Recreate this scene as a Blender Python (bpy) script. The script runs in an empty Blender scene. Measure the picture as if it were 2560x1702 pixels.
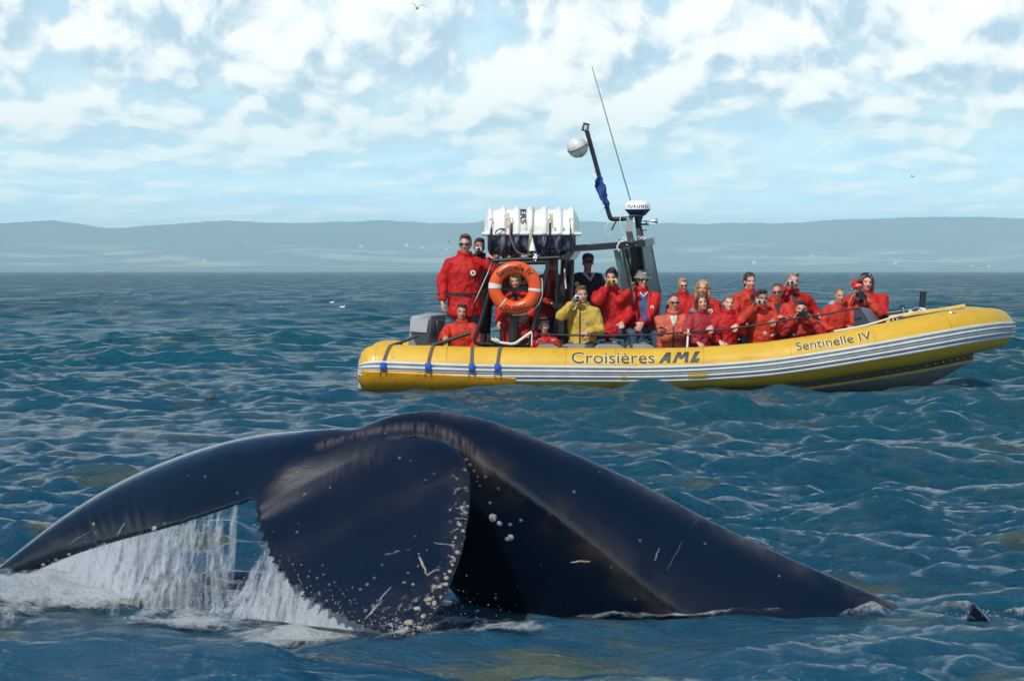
import bpy, bmesh, math, random
import numpy as np
from mathutils import Vector, Matrix, noise as mnoise
from mathutils.bvhtree import BVHTree

random.seed(7)
rng = np.random.default_rng(7)
sc = bpy.context.scene
C = sc.collection

# ------------------------------------------------------------------ camera, sky, sun, exposure
F = 7000.0          # focal length in photograph pixels
CAMZ = 1.7          # eye height above the water
HZ = 678.0          # horizon row of the photograph
cam_d = bpy.data.cameras.new('camera')
cam = bpy.data.objects.new('camera', cam_d); C.objects.link(cam)
cam.location = (0, 0, CAMZ); cam.rotation_euler = (math.radians(90), 0, 0)
cam_d.sensor_width = 36.0; cam_d.lens = 36.0 * F / 2560.0
cam_d.shift_y = (HZ - 851.0) / 2560.0
cam_d.clip_start = 0.5; cam_d.clip_end = 60000
cam_d.dof.use_dof = True; cam_d.dof.focus_distance = 40.5; cam_d.dof.aperture_fstop = 11.0
sc.camera = cam

SUN_EL = math.radians(50); SUN_DIR = Vector((-0.50, -0.87, 0)).normalized()
SUN_DIR = Vector((SUN_DIR.x * math.cos(SUN_EL), SUN_DIR.y * math.cos(SUN_EL), math.sin(SUN_EL)))
sun_d = bpy.data.lights.new('sun', 'SUN'); sun_d.energy = 4.2; sun_d.angle = math.radians(0.53)
sun_d.color = (1.0, 0.95, 0.87)
sun = bpy.data.objects.new('sun', sun_d); C.objects.link(sun)
sun.rotation_euler = SUN_DIR.to_track_quat('Z', 'Y').to_euler()

sc.view_settings.view_transform = 'Standard'; sc.view_settings.look = 'None'
sc.view_settings.exposure = 0.0; sc.view_settings.gamma = 1.0
sc.view_settings.use_curve_mapping = False
sc.render.engine = 'CYCLES'
sc.cycles.use_denoising = True
sc.cycles.max_bounces = 8; sc.cycles.diffuse_bounces = 3; sc.cycles.glossy_bounces = 3
sc.cycles.transparent_max_bounces = 24; sc.cycles.volume_bounces = 0
sc.cycles.sample_clamp_indirect = 6.0

def S(hexs, k=1.0):
    """sRGB hex -> linear rgb tuple"""
    h = hexs.lstrip('#'); out = []
    for i in (0, 2, 4):
        c = int(h[i:i + 2], 16) / 255.0
        out.append((c / 12.92 if c <= 0.04045 else ((c + 0.055) / 1.055) ** 2.4) * k)
    return tuple(out)

class NT:
    """small node-tree helper"""
    def __init__(s, tree):
        s.t = tree; s.n = tree.nodes; s.l = tree.links; s.n.clear()
    def node(s, kind, **kw):
        nd = s.n.new(kind)
        for k, v in kw.items():
            if k.startswith('i_'):
                key = k[2:]
                key = int(key) if key.isdigit() else key.replace('_', ' ')
                s.put(nd.inputs[key], v)
            else:
                setattr(nd, k, v)
        return nd
    def put(s, sock, v):
        if hasattr(v, 'is_linked') or isinstance(v, bpy.types.NodeSocket):
            s.l.new(v, sock)
        else:
            if sock.type == 'RGBA' and len(v) == 3: v = (*v, 1)
            sock.default_value = v
    def math(s, op, a, b=0.0, c=None, clamp=False):
        nd = s.n.new('ShaderNodeMath'); nd.operation = op; nd.use_clamp = clamp
        s.put(nd.inputs[0], a); s.put(nd.inputs[1], b)
        if c is not None: s.put(nd.inputs[2], c)
        return nd.outputs[0]
    def vmath(s, op, a, b=(0, 0, 0)):
        nd = s.n.new('ShaderNodeVectorMath'); nd.operation = op
        s.put(nd.inputs[0], a); s.put(nd.inputs[1], b)
        return nd.outputs[0]
    def mix(s, f, a, b, blend='MIX'):
        nd = s.n.new('ShaderNodeMix'); nd.data_type = 'RGBA'; nd.blend_type = blend
        s.put(nd.inputs[0], f); s.put(nd.inputs[6], a); s.put(nd.inputs[7], b)
        return nd.outputs[2]
    def ramp(s, v, lo, hi, a=0.0, b=1.0):
        nd = s.n.new('ShaderNodeMapRange'); nd.interpolation_type = 'SMOOTHSTEP'
        s.put(nd.inputs[0], v); s.put(nd.inputs[1], lo); s.put(nd.inputs[2], hi)
        s.put(nd.inputs[3], a); s.put(nd.inputs[4], b)
        return nd.outputs[0]
    def noise(s, vec, scale, detail=4.0, rough=0.55, dist=0.0):
        nd = s.n.new('ShaderNodeTexNoise')
        if vec is not None: s.put(nd.inputs['Vector'], vec)
        nd.inputs['Scale'].default_value = scale; nd.inputs['Detail'].default_value = detail
        nd.inputs['Roughness'].default_value = rough; nd.inputs['Distortion'].default_value = dist
        return nd.outputs['Fac']
    def xyz(s, x, y, z):
        nd = s.n.new('ShaderNodeCombineXYZ')
        s.put(nd.inputs[0], x); s.put(nd.inputs[1], y); s.put(nd.inputs[2], z)
        return nd.outputs[0]

# world: Nishita sky with far cumulus and layer cloud in it
world = bpy.data.worlds.new('World'); sc.world = world; world.use_nodes = True
w = NT(world.node_tree)
sky = w.node('ShaderNodeTexSky', sky_type='NISHITA', sun_disc=False)
sky.sun_elevation = SUN_EL; sky.sun_rotation = math.atan2(SUN_DIR.x, SUN_DIR.y)
sky.air_density = 1.0; sky.dust_density = 0.6; sky.ozone_density = 1.6
tc = w.node('ShaderNodeTexCoord')
dirv = tc.outputs['Generated']
sep = w.node('ShaderNodeSeparateXYZ', i_0=dirv)
az = w.math('ARCTAN2', sep.outputs[0], sep.outputs[1])
el = w.math('ARCSINE', sep.outputs[2])
elc = w.math('MAXIMUM', el, 0.0)
SKY_K = 0.1
# vertical coordinate: stretched (thin layers) near the horizon, towering higher up
vv = w.math('DIVIDE', -0.115, w.math('ADD', elc, 0.020))
wp = w.xyz(w.math('MULTIPLY', az, 22.0), vv, 3.3)
wx = w.math('MULTIPLY', w.math('SUBTRACT', w.noise(wp, 1.3, 3.0), 0.5), 0.30)
wy = w.math('MULTIPLY', w.math('SUBTRACT', w.noise(w.vmath('ADD', wp, (7.7, 1.3, 9.0)), 1.3, 3.0), 0.5), 0.22)
def cloud(daz, dv, seed, k=11.0):
    return w.xyz(w.math('ADD', w.math('MULTIPLY', w.math('ADD', az, daz), k), wx), w.math('ADD', w.math('ADD', vv, dv), wy), seed)
nA = w.noise(cloud(0.0, 0.0, 5.6), 2.4, 9.0, 0.55)
nB = w.noise(cloud(-0.004, 0.085, 5.6), 2.4, 6.0, 0.52)
big = w.noise(cloud(0.0, 0.0, 9.1), 1.1, 2.0)
low = w.noise(cloud(0.0, 0.0, 15.3, 8.0), 2.8, 6.0, 0.55)
hi = w.ramp(elc, 0.02, 0.08)
over = w.ramp(elc, 0.12, 0.40)
# heaped clouds: crisp lit tops, shaded undersides
cov = w.math('ADD', w.math('MULTIPLY', w.ramp(elc, 0.0, 0.085), 0.15), w.math('MULTIPLY', w.math('SUBTRACT', big, 0.5), 0.30))
cov = w.math('SUBTRACT', cov, w.math('MULTIPLY', over, 0.26))
field = w.math('ADD', nA, cov)
dens = w.ramp(field, 0.46, 0.61)
lit = w.math('ADD', w.math('MULTIPLY', w.math('SUBTRACT', nA, nB), 4.6), w.math('MULTIPLY', w.math('SUBTRACT', field, 0.55), 1.8))
lit = w.ramp(w.math('ADD', lit, w.math('MULTIPLY', hi, 0.10)), -0.30, 0.62)
def sk(h, k=1.0): return S(h, k / SKY_K)
shade = w.mix(hi, sk('#c6e4ee', 1.3), sk('#b9d3e4', 1.12))
bright = w.mix(hi, sk('#e9f5f3', 1.3), sk('#fffffa', 1.28))
c2 = w.mix(lit, shade, bright)
base = w.mix(w.ramp(low, 0.38, 0.62), w.mix(hi, sk('#b2d9ec', 1.4), sk('#b2d6ec', 1.28)), w.mix(hi, sk('#c8e9f0', 1.45), sk('#cfe9f2', 1.3)))
base = w.mix(w.ramp(elc, 0.0, 0.025), sk('#cfeef2', 1.45), base)
skyc = w.mix(w.ramp(elc, 0.09, 0.24), base, w.mix(0.45, sky.outputs[0], sk('#3a86c6')))
lowboost = w.ramp(elc, 0.0, 0.055, 1.55, 1.0)
final = w.mix(w.math('MULTIPLY', dens, w.ramp(elc, 0.1, 0.45, 0.95, 0.35)), skyc, c2)
final = w.vmath('MULTIPLY', final, w.xyz(lowboost, lowboost, lowboost))
bg = w.node('ShaderNodeBackground', i_Color=final, i_Strength=SKY_K)
wo = w.node('ShaderNodeOutputWorld', i_Surface=bg.outputs[0])

# ------------------------------------------------------------------ helpers
def U(x, y, Y):
    """photograph pixel at depth Y -> point in the world"""
    return Vector(((x - 1280.0) / F * Y, Y, CAMZ - (y - HZ) / F * Y))

def mat(name, color, rough=0.5, spec=0.5, metal=0.0, bump=None, vary=None, coat=0.0, alpha=None):
    """principled material with optional colour variation (scale, amount) and bump (scale, strength)"""
    m = bpy.data.materials.new(name); m.use_nodes = True
    t = NT(m.node_tree)
    b = t.node('ShaderNodeBsdfPrincipled')
    o = t.node('ShaderNodeOutputMaterial', i_Surface=b.outputs[0])
    b.inputs['Roughness'].default_value = rough; b.inputs['Metallic'].default_value = metal
    b.inputs['Specular IOR Level'].default_value = spec; b.inputs['Coat Weight'].default_value = coat
    co = t.node('ShaderNodeTexCoord').outputs['Object']
    if vary:
        f = t.noise(co, vary[0], 5.0, 0.6)
        lo = tuple(c * (1 - vary[1]) for c in color); hi = tuple(min(1, c * (1 + vary[1])) for c in color)
        t.put(b.inputs['Base Color'], t.mix(t.ramp(f, 0.3, 0.7), lo, hi))
    else:
        b.inputs['Base Color'].default_value = (*color, 1)
    if bump:
        f = t.noise(co, bump[0], 4.0, 0.6)
        bn = t.node('ShaderNodeBump', i_Height=f, i_Strength=bump[1]); bn.inputs['Distance'].default_value = 0.02
        t.l.new(bn.outputs[0], b.inputs['Normal'])
    return m

def set_props(o, label=None, cat=None, group=None, kind=None):
    if label: o['label'] = label
    if cat: o['category'] = cat
    if group: o['group'] = group
    if kind: o['kind'] = kind
    return o

class MB:
    """collects vertices and faces of one mesh"""
    def __init__(s): s.v = []; s.f = []; s.mi = []
    def add(s, vs, fs, mi=0):
        k = len(s.v); s.v.extend([tuple(p) for p in vs])
        s.f.extend([tuple(i + k for i in f) for f in fs]); s.mi.extend([mi] * len(fs))
    def box(s, c, size, R=None, mi=0, taper=None):
        x, y, z = (q / 2 for q in size); pts = []
        for sz in (-1, 1):
            k = 1.0 if (taper is None or sz < 0) else taper
            for sx, sy in ((-1, -1), (1, -1), (1, 1), (-1, 1)):
                p = Vector((sx * x * k, sy * y * k, sz * z))
                pts.append((R @ p if R else p) + Vector(c))
        s.add(pts, [(3, 2, 1, 0), (4, 5, 6, 7), (0, 1, 5, 4), (1, 2, 6, 5), (2, 3, 7, 6), (3, 0, 4, 7)], mi)
    def quad_prism(s, pts, thick, mi=0):
        """polygon (planar) extruded by vector thick"""
        n = len(pts); a = [Vector(p) for p in pts]; b = [p + Vector(thick) for p in a]
        s.add(a + b, [tuple(range(n - 1, -1, -1)), tuple(range(n, 2 * n))] + [(i, (i + 1) % n, n + (i + 1) % n, n + i) for i in range(n)], mi)
    def tube(s, pts, rad, seg=10, xaxis=None, cap=True, closed=False, mi=0, rc=0.0):
        """tube along points; rad: number, list of numbers or list of (rx, ry); xaxis fixes the ellipse's first axis"""
        P = [Vector(p) for p in pts]; n = len(P)
        if not isinstance(rad, (list, tuple)): rad = [rad] * n
        rad = [(r, r) if not isinstance(r, (list, tuple)) else r for r in rad]
        vs = []; prev = None
        for i in range(n):
            if closed: t = P[(i + 1) % n] - P[i - 1]
            else: t = P[min(i + 1, n - 1)] - P[max(i - 1, 0)]
            if t.length < 1e-9: t = Vector((0, 0, 1))
            t.normalize()
            if xaxis is not None: ref = Vector(xaxis)
            elif prev is not None: ref = prev
            else: ref = Vector((1, 0, 0)) if abs(t.x) < 0.8 else Vector((0, 1, 0))
            a = ref - t * ref.dot(t)
            if a.length < 1e-6: a = t.orthogonal()
            a.normalize(); prev = a; b = t.cross(a)
            for k in range(seg):
                th = 2 * math.pi * k / seg
                vs.append(P[i] + a * (math.cos(th) * rad[i][0]) + b * (math.sin(th) * rad[i][1]))
        fs = []
        m = n if closed else n - 1
        for i in range(m):
            j = (i + 1) % n
            for k in range(seg):
                k2 = (k + 1) % seg
                fs.append((i * seg + k, i * seg + k2, j * seg + k2, j * seg + k))
        if cap and not closed:
            fs.append(tuple(range(seg - 1, -1, -1))); fs.append(tuple(range((n - 1) * seg, n * seg)))
        s.add(vs, fs, mi)
    def ell(s, c, r, R=None, nu=14, nv=9, mi=0):
        vs = []; c = Vector(c)
        for j in range(nv + 1):
            ph = math.pi * j / nv
            for i in range(nu):
                th = 2 * math.pi * i / nu
                p = Vector((r[0] * math.sin(ph) * math.cos(th), r[1] * math.sin(ph) * math.sin(th), r[2] * math.cos(ph)))
                vs.append((R @ p if R else p) + c)
        fs = []
        for j in range(nv):
            for i in range(nu):
                a, b = j * nu + i, j * nu + (i + 1) % nu
                c_, d = (j + 1) * nu + (i + 1) % nu, (j + 1) * nu + i
                if j == 0: fs.append((a, d, c_))
                elif j == nv - 1: fs.append((a, d, b))
                else: fs.append((a, d, c_, b))
        s.add(vs, fs, mi)
    def lathe(s, c, prof, R=None, seg=24, mi=0):
        """profile of (radius, height) turned about z"""
        vs = []; c = Vector(c)
        for r, h in prof:
            for k in range(seg):
                th = 2 * math.pi * k / seg
                p = Vector((r * math.cos(th), r * math.sin(th), h)); vs.append((R @ p if R else p) + c)
        n = len(prof); fs = []
        for i in range(n - 1):
            for k in range(seg):
                k2 = (k + 1) % seg
                fs.append((i * seg + k, i * seg + k2, (i + 1) * seg + k2, (i + 1) * seg + k))
        fs.append(tuple(range(seg - 1, -1, -1))); fs.append(tuple(range((n - 1) * seg, n * seg)))
        s.add(vs, fs, mi)
    def mesh(s, name):
        me = bpy.data.meshes.new(name); me.from_pydata(s.v, [], s.f); me.update()
        return me
    def build(s, name, mats, parent=None, smooth=True, bevel=0.0, sharp=40):
        me = s.mesh(name)
        for m in (mats if isinstance(mats, (list, tuple)) else [mats]): me.materials.append(m)
        me.polygons.foreach_set('material_index', s.mi)
        return link(name, me, parent, smooth, bevel, sharp)

def link(name, me, parent=None, smooth=True, bevel=0.0, sharp=40):
    if smooth:
        me.polygons.foreach_set('use_smooth', [True] * len(me.polygons))
        if sharp: me.set_sharp_from_angle(angle=math.radians(sharp))
    o = bpy.data.objects.new(name, me); C.objects.link(o)
    if parent is not None:
        o.parent = parent
        o.matrix_parent_inverse = PINV.get(parent.name, Matrix())
    if bevel:
        b = o.modifiers.new('bevel', 'BEVEL'); b.width = bevel; b.segments = 2; b.limit_method = 'ANGLE'
    return o

PINV = {}
def empty(name, loc, label=None, cat=None, group=None):
    """an Empty at the thing's base; parts are modelled in world coordinates and parented to it"""
    o = bpy.data.objects.new(name, None); C.objects.link(o); o.location = loc; o.empty_display_size = 0.2
    PINV[o.name] = Matrix.Translation(-Vector(loc))
    return set_props(o, label, cat, group)

def part_parent(o):
    PINV[o.name] = Matrix()       # meshes are in world coordinates with identity matrix under an Empty
    return o

def remeshed(mb, voxel, smooth=2, name='m', fac=0.5):
    """one continuous surface from overlapping closed pieces"""
    me = mb.mesh(name)
    o = bpy.data.objects.new('tmp', me); C.objects.link(o)
    r = o.modifiers.new('r', 'REMESH'); r.mode = 'VOXEL'; r.voxel_size = voxel
    if smooth:
        sm = o.modifiers.new('s', 'SMOOTH'); sm.iterations = smooth; sm.factor = fac
    dg = bpy.context.evaluated_depsgraph_get()
    new = bpy.data.meshes.new_from_object(o.evaluated_get(dg))
    bpy.data.objects.remove(o); bpy.data.meshes.remove(me)
    new.name = name
    return new

def vco(me):
    a = np.empty(len(me.vertices) * 3); me.vertices.foreach_get('co', a); return a.reshape(-1, 3)
def vset(me, a):
    me.vertices.foreach_set('co', np.ascontiguousarray(a).ravel()); me.update()
def vnor(me):
    a = np.empty(len(me.vertices) * 3); me.vertices.foreach_get('normal', a); return a.reshape(-1, 3)
def vcol(me, name, arr):
    at = me.color_attributes.new(name, 'FLOAT_COLOR', 'POINT')
    a = np.ones((len(me.vertices), 4)); a[:, :arr.shape[1]] = arr
    at.data.foreach_set('color', a.ravel())
def vfloat(me, name, arr):
    at = me.attributes.new(name, 'FLOAT', 'POINT'); at.data.foreach_set('value', np.ascontiguousarray(arr, dtype=np.float32))

def catmull(pts, n):
    """resampled smooth curve through points (rows of numbers)"""
    P = np.array(pts, float); m = len(P)
    P = np.vstack([2 * P[0] - P[1], P, 2 * P[-1] - P[-2]])
    out = []
    for t in np.linspace(0, m - 1 - 1e-9, n):
        i = int(t); f = t - i; a, b, c, d = P[i], P[i + 1], P[i + 2], P[i + 3]
        out.append(0.5 * ((2 * b) + (c - a) * f + (2 * a - 5 * b + 4 * c - d) * f * f + (3 * b - 3 * c + d - a) * f ** 3))
    return np.array(out)

# ------------------------------------------------------------------ water
NW = 70
lam = np.geomspace(0.22, 7.5, NW)
wth = rng.normal(0.12, 0.42, NW) + math.pi / 2      # travel mostly along the view, spread widely
wth[::4] += 0.7; wth[1::7] -= 0.8
wk = 2 * math.pi / lam
wslope = np.interp(np.log(lam), np.log([0.22, 0.6, 2.0, 7.5]), [0.105, 0.118, 0.062, 0.024])
wa = wslope / wk
wph = rng.uniform(0, 2 * math.pi, NW)
def water_h(x, y, dr=None):
    """height of the sea; dr: local grid spacing, shorter waves fade out"""
    x = np.asarray(x, float); y = np.asarray(y, float)
    h = np.zeros_like(x)
    for i in range(NW):
        ph = wk[i] * (x * math.cos(wth[i]) + y * math.sin(wth[i])) + wph[i]
        g = np.exp(1.9 * (np.sin(ph) - 1.0)) * 1.7 - 0.57
        a = wa[i]
        if dr is not None: a = a * np.clip((lam[i] / dr - 2.5) / 3.0, 0, 1)
        h += a * g
    # gusty groups of larger and smaller chop
    gm = 0.8 + 0.35 * np.sin(0.31 * x + 0.17 * y + 1.0) * np.sin(0.23 * y - 0.11 * x + 0.5)
    h = h * gm
    # a slack hollow round the whale, its near swells, and the lump of water along the hull
    h *= 1 - 0.60 * np.exp(-(((x + 0.3) / 3.4) ** 2 + ((y - 13.9) / 1.0) ** 2))
    h -= 0.055 * np.exp(-(((x + 0.2) / 3.6) ** 2 + ((y - 13.9) / 0.9) ** 2))
    h *= 1 - 0.35 * np.exp(-(((x - 2.6) / 5.5) ** 4 + ((y - 40.3) / 1.6) ** 2))
    for (cx, cy, sx, sy, a) in BUMPS:
        h += a * np.exp(-(((x - cx) / sx) ** 2 + ((y - cy) / sy) ** 2))
    return h
BUMPS = [(2.0, 39.55, 0.30, 0.22, 0.13), (-1.3, 39.5, 0.35, 0.25, 0.05), (0.3, 39.5, 0.7, 0.25, 0.05), (3.4, 39.5, 0.6, 0.25, 0.05),
         (-0.6, 39.5, 0.3, 0.22, 0.05)]

def make_water():
    rows = [6.0]
    while rows[-1] < 20500:
        r = rows[-1]
        k = 0.0023 if r < 48 else (0.0023 + 0.004 * min(1, (r - 48) / 150)) if r < 320 else 0.03
        rows.append(r * (1 + k))
    rows = np.array(rows)
    c = np.linspace(-0.215, 0.215, 372)
    side = np.geomspace(0.22, 2.6, 34)
    ang = np.concatenate([-side[::-1], c, side])
    dr = np.gradient(rows)
    X = rows[:, None] * ang[None, :]; Y = np.repeat(rows[:, None], len(ang), 1)
    DR = np.repeat(np.maximum(dr, rows * 0.0007)[:, None], len(ang), 1)
    fade = np.clip((340 - Y) / 150, 0, 1)
    sp = np.abs(np.gradient(ang))[None, :] * Y
    DR = np.maximum(DR, sp)
    Z = water_h(X, Y, DR) * fade
    n, m = X.shape
    me = bpy.data.meshes.new('water')
    me.vertices.add(n * m)
    me.vertices.foreach_set('co', np.stack([X, Y, Z], -1).ravel())
    idx = np.arange(n * m).reshape(n, m)
    q = np.stack([idx[:-1, :-1], idx[:-1, 1:], idx[1:, 1:], idx[1:, :-1]], -1).reshape(-1, 4)
    me.loops.add(q.size); me.loops.foreach_set('vertex_index', q.ravel())
    me.polygons.add(len(q)); me.polygons.foreach_set('loop_start', np.arange(0, q.size, 4))
    me.polygons.foreach_set('use_smooth', np.ones(len(q), bool))
    me.update(); me.validate()
    m_ = bpy.data.materials.new('sea_water'); m_.use_nodes = True
    t = NT(m_.node_tree)
    b = t.node('ShaderNodeBsdfPrincipled'); t.node('ShaderNodeOutputMaterial', i_Surface=b.outputs[0])
    geo = t.node('ShaderNodeNewGeometry'); pos = geo.outputs['Position']
    sp_ = t.node('ShaderNodeSeparateXYZ', i_0=pos)
    # murkier, greener silt in patches; sky-blue upwelling elsewhere
    n1 = t.noise(t.vmath('MULTIPLY', pos, (0.55, 0.75, 0.5)), 1.0, 5.0, 0.6)
    n2 = t.noise(t.vmath('MULTIPLY', pos, (0.05, 0.02, 0.0)), 1.0, 3.0)
    gust = t.noise(t.vmath('MULTIPLY', pos, (0.42, 0.055, 0.0)), 1.0, 8.0, 0.78)
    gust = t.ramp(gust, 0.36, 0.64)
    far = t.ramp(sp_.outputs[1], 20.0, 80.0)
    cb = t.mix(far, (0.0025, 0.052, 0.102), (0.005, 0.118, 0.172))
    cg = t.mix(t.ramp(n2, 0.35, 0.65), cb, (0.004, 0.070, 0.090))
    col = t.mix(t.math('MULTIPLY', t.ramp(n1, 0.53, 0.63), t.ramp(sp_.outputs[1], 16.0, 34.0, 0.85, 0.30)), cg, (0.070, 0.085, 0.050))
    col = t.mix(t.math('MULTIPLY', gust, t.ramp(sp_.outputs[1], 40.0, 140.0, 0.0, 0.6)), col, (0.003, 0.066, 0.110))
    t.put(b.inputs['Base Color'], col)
    b.inputs['IOR'].default_value = 1.33
    t.put(b.inputs['Roughness'], t.math('ADD', t.ramp(sp_.outputs[1], 12.0, 150.0, 0.08, 0.34), t.math('MULTIPLY', t.math('SUBTRACT', gust, 0.5), t.ramp(sp_.outputs[1], 40.0, 140.0, 0.0, 0.35))))
    def ridged(sc, seed, det, rg):
        nn = t.noise(t.vmath('ADD', t.vmath('MULTIPLY', pos, sc), (seed, seed, seed)), 1.0, det, rg, 0.25)
        a_ = t.math('ABSOLUTE', t.math('SUBTRACT', t.math('MULTIPLY', nn, 2.0), 1.0))
        return t.math('POWER', t.math('SUBTRACT', 1.0, a_), 1.5)
    w1 = ridged((3.6, 13.0, 6.0), 2.2, 5.0, 0.66)          # ripples
    w2 = ridged((0.65, 2.3, 1.0), 7.1, 4.0, 0.6)           # chop
    w3 = ridged((0.16, 0.36, 0.3), 1.4, 4.0, 0.6)         # distant seas
    yy = sp_.outputs[1]
    b1 = t.node('ShaderNodeBump', i_Height=w1); b1.inputs['Distance'].default_value = 0.052
    t.put(b1.inputs['Strength'], t.ramp(yy, 10.0, 18.0, 0.65, 1.0))
    b2 = t.node('ShaderNodeBump', i_Height=w2); b2.inputs['Distance'].default_value = 0.20
    t.put(b2.inputs['Strength'], t.ramp(yy, 18.0, 70.0, 0.05, 1.0))
    b3 = t.node('ShaderNodeBump', i_Height=w3); b3.inputs['Distance'].default_value = 1.1
    t.put(b3.inputs['Strength'], t.ramp(yy, 110.0, 400.0, 0.0, 1.0))
    t.l.new(b1.outputs[0], b2.inputs['Normal']); t.l.new(b2.outputs[0], b3.inputs['Normal'])
    t.l.new(b3.outputs[0], b.inputs['Normal'])
    t.put(b.inputs['Specular IOR Level'], t.math('MULTIPLY', t.ramp(yy, 20.0, 95.0, 0.50, 0.17), t.math('ADD', 1.0, t.math('MULTIPLY', t.math('SUBTRACT', gust, 0.5), t.ramp(yy, 40.0, 140.0, 0.0, 1.8)))))
    me.materials.append(m_)
    o = bpy.data.objects.new('water', me); C.objects.link(o); o['kind'] = 'structure'
    return o
make_water()

# ------------------------------------------------------------------ far shore, haze
RIDGE = np.array([(-3000, 560), (-900, 556), (0, 557), (120, 556), (240, 566), (420, 564), (560, 559), (760, 557), (960, 551), (1180, 557), (1450, 561),
                  (1700, 559), (1850, 556), (2100, 549), (2300, 548), (2560, 549), (3600, 553), (5600, 560)], float)
def hill_h(x, y):
    px = 1280 + x / 17000.0 * F
    top = (HZ - np.interp(px, RIDGE[:, 0], RIDGE[:, 1])) / F * 17000.0
    t = np.clip((y - 13200) / 3800, 0, 1)
    s = 0.22 * np.clip(t / 0.35, 0, 1) ** 0.7 + 0.78 * np.clip((t - 0.25) / 0.75, 0, 1) ** 1.3
    back = np.clip((y - 17000) / 3000, 0, 1)
    return top * s * (1 - 0.35 * back) + 1.0
def make_hills():
    xs = np.linspace(-6000, 6000, 320); ys = np.concatenate([np.linspace(13190, 17200, 90), np.linspace(17300, 19500, 10)])
    X, Y = np.meshgrid(xs, ys)
    Z = hill_h(X, Y)
    nz = np.array([[mnoise.fractal((x / 700, y / 700, 0.3), 1.0, 2.0, 6) for x in xs] for y in ys])
    nz2 = np.array([[mnoise.noise((x / 45, y / 60, 4.3)) for x in xs] for y in ys])
    k = np.clip((Y - 13300) / 1500, 0, 1)
    Z = Z + (nz * 30 + nz2 * 7) * k
    Z = np.where(Y < 13200, -2, Z)
    n, m = X.shape
    idx = np.arange(n * m).reshape(n, m)
    q = np.stack([idx[:-1, :-1], idx[:-1, 1:], idx[1:, 1:], idx[1:, :-1]], -1).reshape(-1, 4)
    me = bpy.data.meshes.new('hills'); me.from_pydata(np.stack([X, Y, Z], -1).reshape(-1, 3).tolist(), [], q.tolist())
    m_ = bpy.data.materials.new('far_woods_and_fields'); m_.use_nodes = True
    t = NT(m_.node_tree)
    b = t.node('ShaderNodeBsdfPrincipled', i_Roughness=0.95); t.node('ShaderNodeOutputMaterial', i_Surface=b.outputs[0])
    b.inputs['Specular IOR Level'].default_value = 0.1
    pos = t.node('ShaderNodeNewGeometry').outputs['Position']; spx = t.node('ShaderNodeSeparateXYZ', i_0=pos)
    f1 = t.noise(t.vmath('MULTIPLY', pos, (0.0016, 0.0022, 0.0)), 1.0, 4.0, 0.6)
    f2 = t.noise(t.vmath('MULTIPLY', pos, (0.006, 0.006, 0.0)), 1.0, 5.0, 0.7)
    low = t.math('MULTIPLY', t.ramp(spx.outputs[2], 8.0, 40.0), t.ramp(spx.outputs[2], 190.0, 90.0))
    fld = t.math('MULTIPLY', t.ramp(f1, 0.46, 0.64), low)
    wood = t.mix(t.ramp(f2, 0.35, 0.65), (0.020, 0.036, 0.028), (0.045, 0.065, 0.040))
    field = t.mix(t.ramp(f2, 0.4, 0.6), (0.30, 0.31, 0.17), (0.44, 0.31, 0.25))
    t.put(b.inputs['Base Color'], t.mix(fld, wood, field))
    me.materials.append(m_)
    o = link('hills', me, smooth=True, sharp=0); o['kind'] = 'structure'
make_hills()

def make_haze():
    mb = MB(); x0, x1, y0, y1, z0, z1 = -7000, 7000, -300, 20600, -4.0, 352.0
    mb.box(((x0 + x1) / 2, (y0 + y1) / 2, (z0 + z1) / 2), (x1 - x0, y1 - y0, z1 - z0))
    m = bpy.data.materials.new('sea_air'); m.use_nodes = True
    t = NT(m.node_tree)
    v = t.node('ShaderNodeVolumePrincipled'); o = t.node('ShaderNodeOutputMaterial', i_Volume=v.outputs[0])
    v.inputs['Color'].default_value = (0.60, 0.90, 1.0, 1); v.inputs['Density'].default_value = 0.95e-4
    v.inputs['Anisotropy'].default_value = -0.25
    o = mb.build('haze', m, smooth=False); o['kind'] = 'stuff'
make_haze()

# far houses: pale specks on the shore
wht = mat('white_clapboard', (0.78, 0.78, 0.76), 0.7); tin = mat('tin_roof', (0.5, 0.5, 0.52), 0.4)
HOUSES = [(557, 605, 15), (618, 607, 11), (652, 608, 9), (745, 613, 6), (903, 619, 14), (1016, 614, 11), (1056, 620, 9), (1116, 624, 8),
          (509, 655, 11), (396, 599, 5), (485, 604, 5), (1885, 659, 13), (2028, 640, 8), (2005, 665, 7), (2238, 662, 12), (2188, 606, 6), (2472, 668, 9), (2432, 666, 7)]
def make_house(i, px, py, wpx):
    z_t = None
    # walk up the shore until the line of sight meets the ground
    for Y in np.linspace(13300, 17500, 400):
        p = U(px, py, Y)
        if hill_h(np.array(p.x), np.array(Y)) >= p.z: break
    wd = wpx / F * Y * 0.70; ht = wd * 0.75; dp = wd * 0.7
    z = p.z - ht * 0.3
    mb = MB(); mb.box((p.x, Y, z + ht * 0.35), (wd, dp, ht * 0.9))
    e = wd * 0.54; d = dp * 0.55; h0 = z + ht * 0.8; h1 = z + ht * 1.3
    vs = [(p.x - e, Y - d, h0), (p.x + e, Y - d, h0), (p.x + e, Y + d, h0), (p.x - e, Y + d, h0), (p.x - e, Y, h1), (p.x + e, Y, h1)]
    mb.add(vs, [(0, 1, 5, 4), (2, 3, 4, 5), (0, 4, 3), (1, 2, 5), (3, 2, 1, 0)], 1)
    o = mb.build('house', [wht, tin], smooth=False)
    set_props(o, HL[i], 'house', 'white farmhouses scattered along the far shore')
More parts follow.
